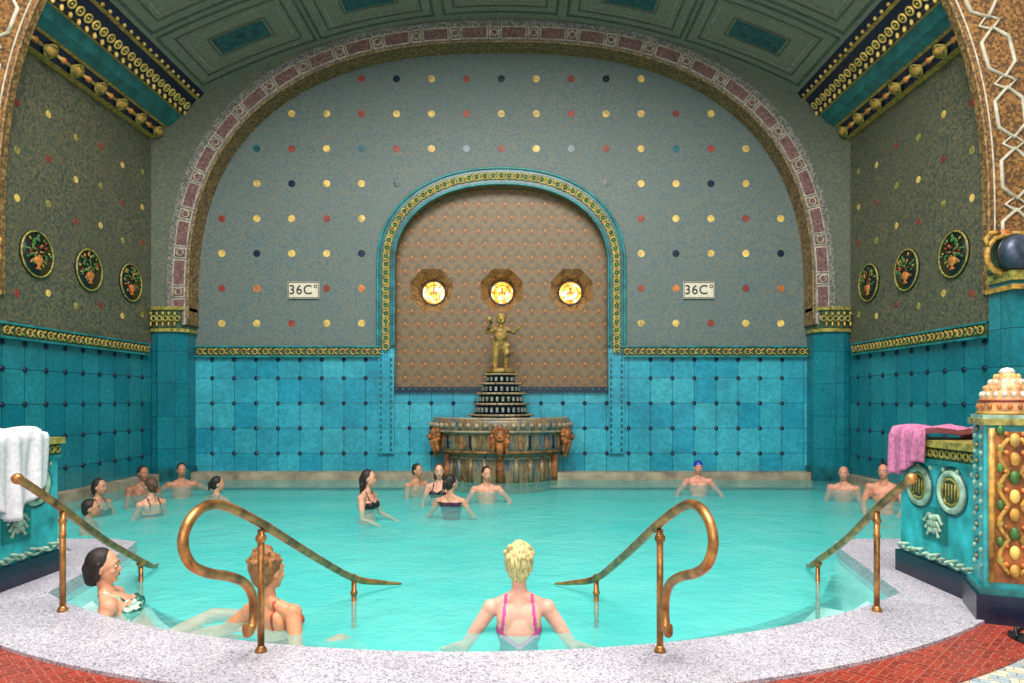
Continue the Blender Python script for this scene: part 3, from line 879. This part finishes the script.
# ------------------------------------------------------------------ parapets
M_par = plain('parapet_turquoise', (48,156,164), 0.25, 0, 0.3, 5, .2)
for sx in (-1,1):
    e=empty('ornamental_parapet')
    A=Vector((3.47,5.62,0)); Bv=Vector((3.47,4.66,0)); d=(Bv-A).normalized(); L=(Bv-A).length
    nrm=Vector((d.y,-d.x,0))
    if nrm.x>0: nrm=-nrm
    def T(u,v,z):
        p=A+d*u+nrm*v; return Vector((sx*p.x,p.y,z))
    Rm=Matrix((Vector((sx*d.x,d.y,0)),Vector((sx*nrm.x,nrm.y,0)),Vector((0,0,1)))).transposed()
    b=B()
    b.box(T(L/2,-.19,.6),(L,.38,1.0),M_par,Rm)
    b.box(T(L/2,-.19,.185),(L+.06,.44,.17),M_navy,Rm)
    b.box(T(L/2,-.19,1.10),(L+.02,.42,.10),M_frieze,Rm)
    b.box(T(L/2,-.19,1.17),(L+.06,.48,.05),M_olive,Rm); b.box(T(L/2,-.19,1.04),(L+.02,.44,.03),M_teal,Rm)
    k=14
    for i in range(k):
        u=L*(i+.5)/k
        b.torus(T(u,.025,1.10),.026,.010,M_olive,Rm@RX90,10,5)
        b.ell(T(u,.015,.33+.012*math.sin(i*2)),(.04,.015,.014),M_celadon,None,8,6)
    b.tube([T(L*i/30,.01,.30+.012*math.sin(i*1.3)) for i in range(31)],.012,M_celadon,8)
    RR=Rm@RX90
    for u in (.26,.66):
        b.torus(T(u,.0,.83),.135,.028,M_celadon,RR,26,8); b.torus(T(u,.01,.83),.095,.012,M_olive,RR,22,6)
        b.torus(T(u,.0,.83),.175,.010,M_tealdk,RR,26,6)
        b.ell(T(u,.0,.83),(.088,.02,.088),M_frieze,Rm,14,8)
        for q in range(5):
            b.tube([T(u-.07+.035*q,.022,.77),T(u-.07+.035*q,.022,.89)],.006,M_olive,5)
    for s_ in (-1,1):
        for lv,(w0,zz) in enumerate(((.09,.60),(.07,.55),(.05,.50))):
            pts=[T(.46+s_*(.015+w0*t_),.015,zz+.03*math.sin(t_*4)) for t_ in np.linspace(0,1,8)]
            b.tube(pts,list(np.linspace(.022,.008,8)),M_celadon,8)
            b.ell(T(.46+s_*(.015+w0),.015,zz-.02),.014,M_celadon,None,8,6)
    b.ell(T(.46,.01,.57),(.028,.02,.07),M_celadon,None,10,8)
    b.box(T(.46,.0,.56),(.30,.012,.26),M_teal,Rm)
    for i in range(6): b.ell(T(.1+i*.16,.005,.985),(.022,.010,.022),M_celadon,None,8,6)
    b.obj('parapet_wall',e)
    # pillar
    b=B(); pc=Vector((sx*3.52,4.47,0)); PR=Matrix.Rotation(-sx*.40,3,'Z')
    def PT(x,y,z): return pc+PR@Vector((x,y,0))+Vector((0,0,z))
    b.box(PT(0,0,.17),(.42,.42,.18),M_navy,PR); b.box(PT(0,0,.28),(.38,.38,.05),M_teal,PR)
    b.box(PT(0,0,.82),(.32,.32,1.06),M_par,PR)
    b.box(PT(0,0,1.36),(.37,.37,.04),M_olive,PR); b.box(PT(0,0,1.39),(.34,.34,.03),M_celadon,PR)
    for (fx,fy) in ((0,-1),(-sx,0),(sx,0)):
        cx,cy=fx*.162,fy*.162
        if fy==-1:
            b.box(PT(cx,cy,.82),(.21,.02,.96),M_rust,PR)
            for s_ in (-1,1):
                b.tube([PT(cx+s_*.12,cy-.01,.34),PT(cx+s_*.12,cy-.01,1.32)],.018,M_gold,8)
                b.tube([PT(cx+s_*(.03+.05*abs(math.sin(t_*PI*4))),cy-.02,.40+.86*t_) for t_ in np.linspace(0,1,40)],.014,M_gold,6)
            for q in range(8):
                z=.42+q*.118
                b.ell(PT(cx,cy-.02,z),(.03,.025,.045),[M_gold,M_yel,M_leaf][q%3],None,10,8)
                for s_ in (-1,1):
                    b.ell(PT(cx+s_*.075,cy-.015,z+.06),(.02,.02,.035),M_leaf if q%2 else M_olive,None,8,6)
                    b.ell(PT(cx+s_*.045,cy-.022,z+.04),(.016,.016,.016),M_orange,None,6,5)
        else:
            for q in range(9):
                z=.42+q*.105
                for s_ in (-1,1):
                    b.ell(PT(cx,s_*.09,z),(.010,.016,.016),M_celadon,None,8,6)
                b.ell(PT(cx,0,z+.05),(.010,.03,.03),M_tealdk,None,8,6); b.ell(PT(cx,0,z+.05),(.018,.014,.014),M_gold,None,8,6)
    b.lathe([(.15,1.40),(.162,1.42),(.157,1.47),(.145,1.53),(.118,1.59),(.08,1.64),(.048,1.67),(.038,1.685),(.0,1.70)],pc,M_domescale,24)
    b.torus(pc+Vector((0,0,1.415)),.162,.012,M_gold,None,24,6); b.torus(pc+Vector((0,0,1.495)),.153,.009,M_red,None,24,6)
    for q,(zz,rr,kk) in enumerate(((1.457,.157,18),(1.535,.139,18),(1.575,.12,15),(1.615,.093,12),(1.65,.062,8))):
        for j in range(kk):
            a=2*PI*(j+.5*(q%2))/kk; b.ell(pc+Vector((rr*math.cos(a),rr*math.sin(a),zz)),(.015,.015,.021),[M_orange,M_white,M_domescale,M_white,M_yel][q],None,8,6)
    b.lathe([(.042,1.67),(.047,1.685),(.033,1.705),(0,1.715)],pc,M_white,14)
    b.obj('pillar',e)
    # towel
    mt=plain('white_towel',(214,212,218),.9,0,.08,30,.5,.1) if sx<0 else plain('mauve_towel',(188,114,150),.9,0,.14,30,.5,.1)
    b=B(); u0,u1=(.22,.88) if sx<0 else (.0,.46)
    front=.48 if sx<0 else .25
    nu,nv=40,44; vs=[]
    for j in range(nv+1):
        for i in range(nu+1):
            t_=i/nu; u=u0+(u1-u0)*t_
            fr_=front*(1+ .25*math.sin(t_*4.2+sx)) 
            fold=.020*math.sin(t_*17+sx)+.012*math.sin(t_*35+1)
            s2=j/nv*(fr_+.50+.2)
            if s2<fr_:
                h=fr_-s2; v=.080+fold*(.4+h*2.6)+.03*h; z=1.215-h; u=u+(.14*h*math.sin(t_*3+1))
                v=max(v,.066)
            elif s2<fr_+.50:
                w=(s2-fr_); v=.080-w; z=1.224+abs(fold)*1.5+.022*abs(math.sin(w*9+t_*4))
            else:
                h=s2-fr_-.50; v=-.44-.02-abs(fold); z=1.215-h
            vs.append(T(u,v,z))
    fs=[(j*(nu+1)+i,j*(nu+1)+i+1,(j+1)*(nu+1)+i+1,(j+1)*(nu+1)+i) for j in range(nv) for i in range(nu)]
    b.add(vs,fs,mt); o=b.obj('towel'); md=o.modifiers.new('s','SOLIDIFY'); md.thickness=.012; md.offset=1 if sx>0 else -1

# sandals
b=B()
for k,(x,y) in enumerate(((3.30,4.02),(3.42,4.0))):
    pts=[(x+.045*math.cos(a)*(1+.15*math.sin(a)),y+.12*math.sin(a)) for a in np.linspace(0,2*PI,20)[:-1]]
    b.add([(px,py,.08) for px,py in pts]+[(px,py,.105) for px,py in pts],[tuple(range(19,38))]+[(i,(i+1)%19,19+(i+1)%19,19+i) for i in range(19)],M_rubber)
    b.tube(smoothpath([(x-.045,y-.0,.105),(x-.03,y+.03,.15),(x,y+.06,.12),(x+.03,y+.03,.15),(x+.045,y,.105)]),.010,M_rubber,6)
b.obj('sandals')

# ------------------------------------------------------------------ people
skins={}
def skinmat(c):
    if c in skins: return skins[c]
    m,nt,bs=newmat('skin_%d_%d_%d'%c)
    co=N(nt,'ShaderNodeTexCoord').outputs['Object']
    nt.links.new(ramp(nt,noise(nt,co,9,3),[(0.3,tuple(int(v*.9) for v in c)),(0.7,tuple(min(255,int(v*1.06)) for v in c))]),bs.inputs['Base Color'])
    bs.inputs['Roughness'].default_value=.5
    bs.inputs['Subsurface Weight'].default_value=.12; bs.inputs['Subsurface Radius'].default_value=(.02,.008,.004); bs.inputs['Subsurface Scale'].default_value=1.0
    skins[c]=m; return m
M_lip=plain('lips',(168,84,76),.4,0,.1); M_eye=plain('eye_white',(232,228,222),.2,0,.02,8,0); M_iris=plain('iris',(40,28,20),.2,0,.1,8,0)
def hairmat(name,c,str_=.6):
    m,nt,bs=newmat(name)
    co=N(nt,'ShaderNodeTexCoord').outputs['Object']
    mp=N(nt,'ShaderNodeMapping'); mp.inputs['Scale'].default_value=(90,90,14); nt.links.new(co,mp.inputs[0])
    n1=noise(nt,mp.outputs[0],1,3,.6)
    nt.links.new(ramp(nt,n1,[(0.3,tuple(int(v*.55) for v in c)),(0.7,tuple(min(255,int(v*1.15)) for v in c))]),bs.inputs['Base Color'])
    bs.inputs['Roughness'].default_value=.55; bump(nt,bs,n1,str_,.01); return m
H_dark=hairmat('hair_dark',(40,28,24)); H_brown=hairmat('hair_brown',(92,60,40)); H_blonde=hairmat('hair_blonde',(240,204,140)); H_aub=hairmat('hair_auburn',(164,110,62)); H_grey=hairmat('hair_grey',(120,110,104))
C_pink=plain('swimsuit_pink',(222,72,150),.6,0,.1); C_navy=plain('swimsuit_navy',(30,30,66),.6,0,.15); C_black=plain('swimsuit_black',(24,24,28),.6); C_orange=plain('bikini_orange',(176,66,38),.6); C_capb=plain('swim_cap_blue',(30,56,150),.35)
C_plum=plain('swimsuit_plum',(60,26,58),.6); C_red=plain('trunks_red',(130,40,40),.6)
def floral():
    m,nt,bs=newmat('bikini_floral'); co=N(nt,'ShaderNodeTexCoord').outputs['Object']
    v=N(nt,'ShaderNodeTexVoronoi'); v.inputs['Scale'].default_value=38; nt.links.new(co,v.inputs['Vector'])
    s=N(nt,'ShaderNodeSeparateColor'); nt.links.new(v.outputs['Color'],s.inputs[0])
    nt.links.new(ramp(nt,s.outputs[0],[(0,(30,110,90)),(.35,(220,226,214)),(.6,(30,70,70)),(.8,(120,180,150))],'CONSTANT'),bs.inputs['Base Color']); return m
C_floral=floral()

def segd(Pn,a,b_):
    a=np.array(a);b_=np.array(b_); ab=b_-a; t=np.clip(((Pn-a)@ab)/(ab@ab),0,1); return np.linalg.norm(Pn-(a+t[:,None]*ab),axis=1)

def person(name,x,y,ztop,fwd,skin=(214,160,130),male=False,lean=0,side=0,hyaw=0,hpitch=0,arms=None,legs=None,hair=('short',None),suit=None,vox=.013,S=1.0):
    h=math.atan2(-fwd[0],fwd[1]); RH=Matrix.Rotation(h,3,'Z')
    RT=Matrix.Rotation(side,3,'Y')@Matrix.Rotation(lean,3,'X')
    sk=skinmat(skin); w=1.0 if male else .88
    hd=Matrix.Rotation(hyaw,3,'Z')@Matrix.Rotation(hpitch,3,'X')
    piv=RT@Vector((0,.0,.60))
    htop=(piv+hd@Vector((0,.0,.245))).z
    org=Vector((x,y,ztop-htop*S))
    def G(p): return org+RH@(Vector(p)*S)
    def T(p): return G(RT@Vector(p))
    def HD(p): return G(piv+hd@(Vector((p[0],p[1]+.02,p[2]+.115))))
    RTm=RH@RT; RHd=RH@hd
    b=B(); m=sk
    def E(c,r,R=RTm): b.ell(T(c),tuple(v*S for v in r),m,R,18,12)
    hipw=.155 if male else .175
    E((0,-.015,.02),(hipw,.115,.12)); E((0,0,.10),(hipw*.88,.10,.11))
    E((0,0,.21),(.14*w,.095,.13)); E((0,0,.34),(.165*w,.108,.16)); E((0,-.01,.43),(.165*w,.085,.09))
    sw=.185*w+.012
    b.cap(T((-sw+.02,-.01,.475)),.055*S*(.9+.1*male),T((sw-.02,-.01,.475)),.055*S*(.9+.1*male),m,14)
    if male: 
        for s_ in (-1,1): E((s_*.07,.065,.40),(.075,.045,.055))
    else:
        for s_ in (-1,1): E((s_*.075,.08,.36),(.062,.058,.06))
    for s_ in (-1,1): E((s_*.08,-.07,.42),(.06,.035,.08)); 
    b.cap(T((0,-.02,.46)),.075*S*w,T((0,-.005,.55)),.058*S*w,m,14)
    for s_ in (-1,1): b.cap(T((s_*.03,-.02,.55)),.035*S,T((s_*.13,-.015,.49)),.045*S,m,12)
    b.cap(T((0,-.01,.5)),.056*S*w,HD((0,-.03,-.03)),.052*S*w,m,14)
    def HE(c,r): b.ell(HD(c),tuple(v*S for v in r),m,RHd,18,14)
    HE((0,-.012,.03),(.075,.093,.098)); HE((0,.018,-.035),(.060,.066,.072)); HE((0,.055,-.085),(.028,.024,.020)); HE((0,.04,.02),(.062,.048,.055))
    b.cap(HD((0,.081,.015)),.008*S,HD((0,.097,-.020)),.011*S,m,10)
    for s_ in (-1,1):
        HE((s_*.038,.058,-.022),(.022,.02,.022)); HE((s_*.077,-.008,-.005),(.011,.02,.031)); HE((s_*.026,.078,.034),(.022,.010,.008))
        HE((s_*.010,.090,-.024),(.008,.008,.006))
    HE((0,.080,-.052),(.024,.010,.012))
    armsegs=[]
    if arms is None: arms=[((-.28,.20,-.9),(.25,.7,-.5)),((.28,.20,-.9),(-.25,.7,-.5))]
    for s_,(d1,d2) in zip((-1,1),arms):
        sh=T((s_*sw,-.01,.468)); d1=(RH@Vector(d1)).normalized(); d2=(RH@Vector(d2)).normalized()
        el=sh+d1*.28*S; wr=el+d2*.24*S
        k=(1.12 if male else .92)*S
        b.ell(sh,.060*k,m,None,14,10); b.cap(sh,.052*k,sh+d1*.13*S,.048*k,m,14); b.cap(sh+d1*.13*S,.048*k,el,.037*k,m,14)
        b.cap(el,.038*k,el+d2*.08*S,.037*k,m,14); b.cap(el+d2*.08*S,.037*k,wr,.024*k,m,14)
        armsegs += [(sh+d1*.05*S,el),(el,wr),(wr,wr+d2*.18*S)]
        nrm=d2.cross(Vector((0,0,1)));  
        if nrm.length<.1: nrm=Vector((1,0,0))
        lat=nrm.normalized(); dn=d2.cross(lat).normalized()
        if dn.z>0: dn=-dn
        Rh=Matrix((lat,d2,dn)).transposed()
        b.ell(wr+d2*.045*S,(.038*S,.052*S,.016*S),m,Rh,14,10)
        for q,(off,ln) in enumerate(((-.028,.062),(-.009,.075),(.010,.070),(.028,.056))):
            p0=wr+d2*.07*S+lat*off*S; p1=p0+(d2*.9+lat*off*3+dn*.1)*.55*ln*S; p2=p1+(d2*.8+dn*.5+lat*off*2)*.5*ln*S
            b.cap(p0,.0095*S,p1,.0085*S,m,8); b.cap(p1,.0085*S,p2,.007*S,m,8)
        inn=-1 if (lat.dot(RH@Vector((1,0,0)))*s_>0) else 1
        p0=wr+d2*.02*S+lat*inn*.028*S; p1=p0+(d2*.6+lat*inn*.8).normalized()*.035*S; p2=p1+(d2*.9+lat*inn*.25).normalized()*.03*S
        b.cap(p0,.012*S,p1,.010*S,m,8); b.cap(p1,.010*S,p2,.008*S,m,8)
    if legs is None: legs=[((-.18,.95,-.1),(.05,.15,-1)),((.18,.95,-.1),(-.05,.15,-1))]
    for s_,(d1,d2) in zip((-1,1),legs):
        hp=G((s_*.09,0,-.01)); d1=(RH@Vector(d1)).normalized(); d2=(RH@Vector(d2)).normalized()
        kn=hp+d1*.41*S; an=kn+d2*.40*S; k=S*(1.0 if male else .95)
        b.cap(hp,.088*k,hp+d1*.2*S,.076*k,m,16); b.cap(hp+d1*.2*S,.076*k,kn,.053*k,m,16); b.cap(kn,.052*k,kn+d2*.13*S,.053*k,m,14); b.cap(kn+d2*.13*S,.053*k,an,.033*k,m,14)
        fo=(d1*.8+d2*.15+Vector((0,0,-.05))).normalized() if abs(d2.z)>.6 else (d2*.9+Vector((0,0,.45))).normalized()
        b.cap(an,.034*k,an+fo*.10*S,.030*k,m,12); b.cap(an+fo*.10*S,.032*k,an+fo*.17*S,.020*k,m,12)
        for q in range(5): 
            lt=fo.cross(d2); lt=lt.normalized() if lt.length>.1 else Vector((1,0,0))
            b.cap(an+fo*.15*S+lt*(q-2)*.016*S,.011*S,an+fo*(.195-.006*q)*S+lt*(q-2)*.017*S,.009*S,m,6)
    V,F=remesh(b,vox,4)
    out=B(); out.mi(sk)
    FCn=np.array([V[list(f)].mean(0) for f in F])
    inv=np.array((RTm.transposed()))
    loc=((FCn-np.array(org))@inv.T)/S
    isarm=np.zeros(len(F),bool)
    for a_,c_ in armsegs: isarm|=segd(FCn,a_,c_)<.066*S
    idx=np.zeros(len(F),int)
    if suit:
        kind=suit[0]; cm=suit[1]; k1=out.mi(cm); k2=out.mi(suit[2]) if len(suit)>2 else k1
        X,Y,Z=loc.T; body=~isarm
        if kind=='one':
            lowb=np.where(Y<0,.25+.70*np.abs(X),.37+np.abs(X)*.2)
            r=body&(Z<lowb)&(Z>-.14)&(np.abs(X)<.2)&((Y<.13)); idx[r]=k1
            st=body&(np.abs(np.abs(X)-(.11-.12*(Z-.3)))<.010)&(Z>.30)&(Z<.56); idx[st]=k2
            edge=body&(np.abs(Z-lowb)<.018)&(np.abs(X)<.2)&(Z>-.1); idx[edge]=k2
        elif kind=='bikini':
            r=body&(Z>.29)&(Z<.325)&(Y<.03); idx[r]=k1
            r=body&(Y>=.02)&(Z>.295)&(Z<.42-.5*np.abs(np.abs(X)-.075))&(np.abs(X)<.16); idx[r]=k1
            st=body&(np.abs(np.abs(X)-.08)<.010)&(Z>.4)&(Z<.56); idx[st]=k2
            r=(Z<.07)&(Z>-.15)&(Y<.12)&(np.abs(X)<.2); idx[r]=k1
        elif kind=='shirt':
            r=(Z<.47)&(np.abs(X)<.19)&(Z>-.1)&body; idx[r]=k1
            idx[(np.abs(X)<.07)&(Y>.0)&(Z>.42)]=0
        elif kind=='trunks':
            r=(Z<.08)&(Z>-.16)&(Y<.3); idx[r]=k1
    out.v+= [tuple(v) for v in V]
    out.f+=F; out.m+=[int(i) for i in idx]; out.sm+=[True]*len(F)
    for s_ in (-1,1):
        out.ell(HD((s_*.029,.079,.012)),(.012*S,.008*S,.006*S),M_eye,RHd,10,8)
        out.ell(HD((s_*.029,.0855,.012)),(.0055*S,.004*S,.0055*S),M_iris,RHd,8,6)
        out.cap(HD((s_*.014,.088,.036)),.0035*S,HD((s_*.045,.076,.038)),.0025*S,(hair[1] or H_dark),6)
    out.ell(HD((0,.0885,-.047)),(.020*S,.005*S,.0035*S),M_lip,RHd,10,6); out.ell(HD((0,.0878,-.055)),(.017*S,.005*S,.0045*S),M_lip,RHd,10,6)
    hm=hair[1]; kind=hair[0]
    if hm:
        hb=B()
        def HH(c,r): hb.ell(HD(c),tuple(v*S for v in r),hm,RHd,18,12)
        if kind=='cap':
            out.ell(HD((0,-.022,.045)),(.083*S,.098*S,.094*S),hm,RHd,20,14)
        else:
            if kind=='bald': HH((0,-.05,-.005),(.079,.06,.055))
            else:
                HH((0,-.030,.045),(.084,.092,.096)); HH((0,-.055,.0),(.074,.065,.085))
            if kind=='updo':
                HH((0,-.04,.05),(.094,.098,.092))
                HH((0,-.045,.145),(.045,.045,.038)); HH((.02,-.08,.11),(.04,.04,.04)); HH((-.02,-.085,.1),(.04,.035,.04))
                rr_=random.Random(5)
                for q in range(26):
                    a=rr_.uniform(0,2*PI); e_=rr_.uniform(.1,1.3)
                    HH((.088*math.cos(a)*math.cos(e_),-.04+.09*math.sin(a)*math.cos(e_),.06+.10*math.sin(e_)),(.022,.022,.018))
            if kind=='long':
                hb.cap(HD((0,-.075,.0)),.075*S,HD((0,-.085,-.10)),.06*S,hm,14)
                for s_ in (-1,0,1): hb.cap(HD((s_*.04,-.085,-.08)),.045*S,HD((s_*.05,-.10,-.20)),.022*S,hm,12)
                for s_ in (-1,1): hb.cap(HD((s_*.075,-.02,.02)),.022*S,HD((s_*.075,-.04,-.10)),.02*S,hm,10)
            if kind=='bob':
                hb.cap(HD((0,-.07,.0)),.07*S,HD((0,-.075,-.07)),.055*S,hm,14)
                for s_ in (-1,1): hb.cap(HD((s_*.072,-.015,.03)),.022*S,HD((s_*.07,-.03,-.06)),.022*S,hm,10)
            if kind=='tied':
                HH((0,-.125,.02),(.035,.035,.04)); hb.cap(HD((0,-.125,.02)),.03*S,HD((0,-.135,-.08)),.014*S,hm,10)
        if hb.v:
            V2,F2=remesh(hb,min(vox,.010),2); out.add(V2,F2,hm)
    return out.obj(name)

def PX(px,d): return .32+(px-518)*d/683
person('bathing_woman',PX(519,4.42),4.42,.54,(0,1),skin=(240,172,150),lean=-.06,hair=('updo',H_blonde),suit=('one',C_navy,C_pink),vox=.0075,
       arms=[((-.55,-.05,-.80),(-.45,.70,-.3)),((.55,-.05,-.80),(.45,.70,-.3))],legs=[((-.2,.95,-.15),(0,.35,-.9)),((.2,.95,-.15),(0,.35,-.9))],S=1.04)
person('bathing_woman',PX(292,4.66),4.66,.49,(.42,.91),skin=(232,154,114),lean=.26,side=-.10,hair=('updo',H_aub),suit=('bikini',C_orange),vox=.0075,hyaw=-.12,hpitch=.0,
       arms=[((-.80,-.25,-.62),(-.75,-.05,-.30)),((.45,-.35,-.8),(.2,.3,-.9))],legs=[((.60,.72,.44),(.50,.65,-.46)),((.80,.52,.36),(.60,.68,-.40))],S=1.08)
person('bathing_woman',PX(156,5.0),5.0,.44,(.92,.39),skin=(224,156,124),lean=.58,hair=('bob',H_dark),suit=('bikini',C_floral),vox=.0075,hyaw=-.15,hpitch=.02,
       arms=[((-.55,-.45,-.75),(-.3,-.3,-.4)),((.40,-.30,-.80),(.3,.3,-.5))],legs=[((-.02,.92,.48),(.0,.97,-.14)),((.20,.93,.36),(.05,.97,-.06))],S=1.04)
person('bathing_woman',PX(368,9.5),9.5,.53,(.9,-.25),skin=(222,158,130),hair=('long',H_dark),suit=('bikini',C_black),hyaw=.1,arms=[((-.25,.25,-.9),(.1,.9,-.3)),((.25,.2,-.9),(-.1,.9,-.35))])
person('bathing_man',PX(417,12.0),12.0,.38,(.7,-.6),skin=(200,140,110),male=True,hair=('short',H_dark),suit=('trunks',C_navy))
person('bathing_woman',PX(438,10.9),10.9,.48,(-.2,-.95),skin=(216,160,136),hair=('long',H_brown),suit=('bikini',C_black),hyaw=.3,lean=.1)
person('bathing_woman',PX(452,9.75),9.75,.44,(.2,1),skin=(210,152,122),hair=('tied',H_dark),suit=('shirt',C_plum),hyaw=-.6,lean=.12,arms=[((-.5,.1,-.7),(.1,.8,-.3)),((.5,.1,-.7),(-.1,.8,-.3))])
person('bathing_man',PX(487,11.2),11.2,.40,(.15,-1),skin=(218,156,128),male=True,lean=.15,hyaw=.2,hair=('short',H_dark),suit=('trunks',C_black),arms=[((-.6,.2,-.6),(.3,.8,-.3)),((.5,.3,-.7),(-.2,.8,-.3))])
person('bathing_man',PX(699,12.1),12.1,.42,(-.1,-1),skin=(218,148,124),male=True,hair=('cap',C_capb),suit=('trunks',C_black),lean=.15,arms=[((-.6,.1,-.7),(-.1,.7,-.3)),((.6,.1,-.7),(.1,.7,-.3))])
person('bathing_man',PX(843,11.4),11.4,.39,(-.5,-.8),skin=(216,150,126),male=True,lean=.15,hair=('bald',H_grey),suit=('trunks',C_navy))
person('bathing_man',PX(884,10.2),10.2,.56,(-.6,-.8),skin=(218,146,118),male=True,hair=('short',H_dark),suit=('trunks',C_black),hyaw=-.1)
person('bathing_woman',PX(99,10.0),10.0,.35,(.95,-.2),skin=(202,144,114),hair=('bob',H_dark),suit=('bikini',C_black))
person('bathing_man',PX(90,8.8),8.8,.22,(.9,.3),skin=(194,134,104),male=True,hair=('short',H_dark),suit=('trunks',C_black))
person('bathing_woman',PX(151,9.85),9.85,.38,(-.75,.4),skin=(218,158,130),hair=('tied',H_brown),suit=('bikini',C_navy))
person('bathing_man',PX(143,10.9),10.9,.45,(.8,-.6),skin=(160,106,80),male=True,hair=('short',H_dark),suit=('trunks',C_red))
person('bathing_man',PX(182,11.8),11.8,.40,(.5,-.9),skin=(184,128,100),male=True,lean=.2,hair=('short',H_dark),suit=('trunks',C_black),arms=[((-.8,-.2,-.4),(-.3,-.5,.0)),((.7,-.1,-.5),(.2,.6,-.3))])
person('bathing_woman',PX(217,10.9),10.9,.28,(.3,.9),skin=(208,150,122),hair=('tied',H_dark),suit=('one',C_black),hyaw=-.8,arms=[((-.6,.1,-.6),(-.2,.8,-.2)),((.6,.1,-.6),(.3,.8,-.2))])

# ------------------------------------------------------------------ lights
def area(name,loc,target,sx_,sy_,e,c=(1,1,1)):
    L=bpy.data.lights.new(name,'AREA'); L.shape='RECTANGLE'; L.size=sx_; L.size_y=sy_; L.energy=e; L.color=c
    o=bpy.data.objects.new(name,L); o.location=loc; d=Vector(target)-Vector(loc); o.rotation_euler=d.to_track_quat('-Z','Y').to_euler(); sc.collection.objects.link(o); return o
area('hall_skylight',(0,2.5,10.5),(0,7.5,0),8,5,2150,(1,.965,.90))
area('hall_window_light',(0,-5,5.5),(0,13,2.0),9,5,520,(1,.95,.88))
w=bpy.data.worlds.new('world'); sc.world=w; w.use_nodes=True
w.node_tree.nodes['Background'].inputs[0].default_value=(1,.98,.95,1); w.node_tree.nodes['Background'].inputs[1].default_value=.44

# ------------------------------------------------------------------ camera
cam=bpy.data.cameras.new('camera'); co=bpy.data.objects.new('camera',cam); sc.collection.objects.link(co)
co.location=(.32,0,1.5); co.rotation_euler=(PI/2,0,0)
cam.sensor_width=36; cam.lens=683/1024*36; cam.shift_x=-6/1024; cam.shift_y=58.5/1024; cam.clip_end=200
sc.camera=co
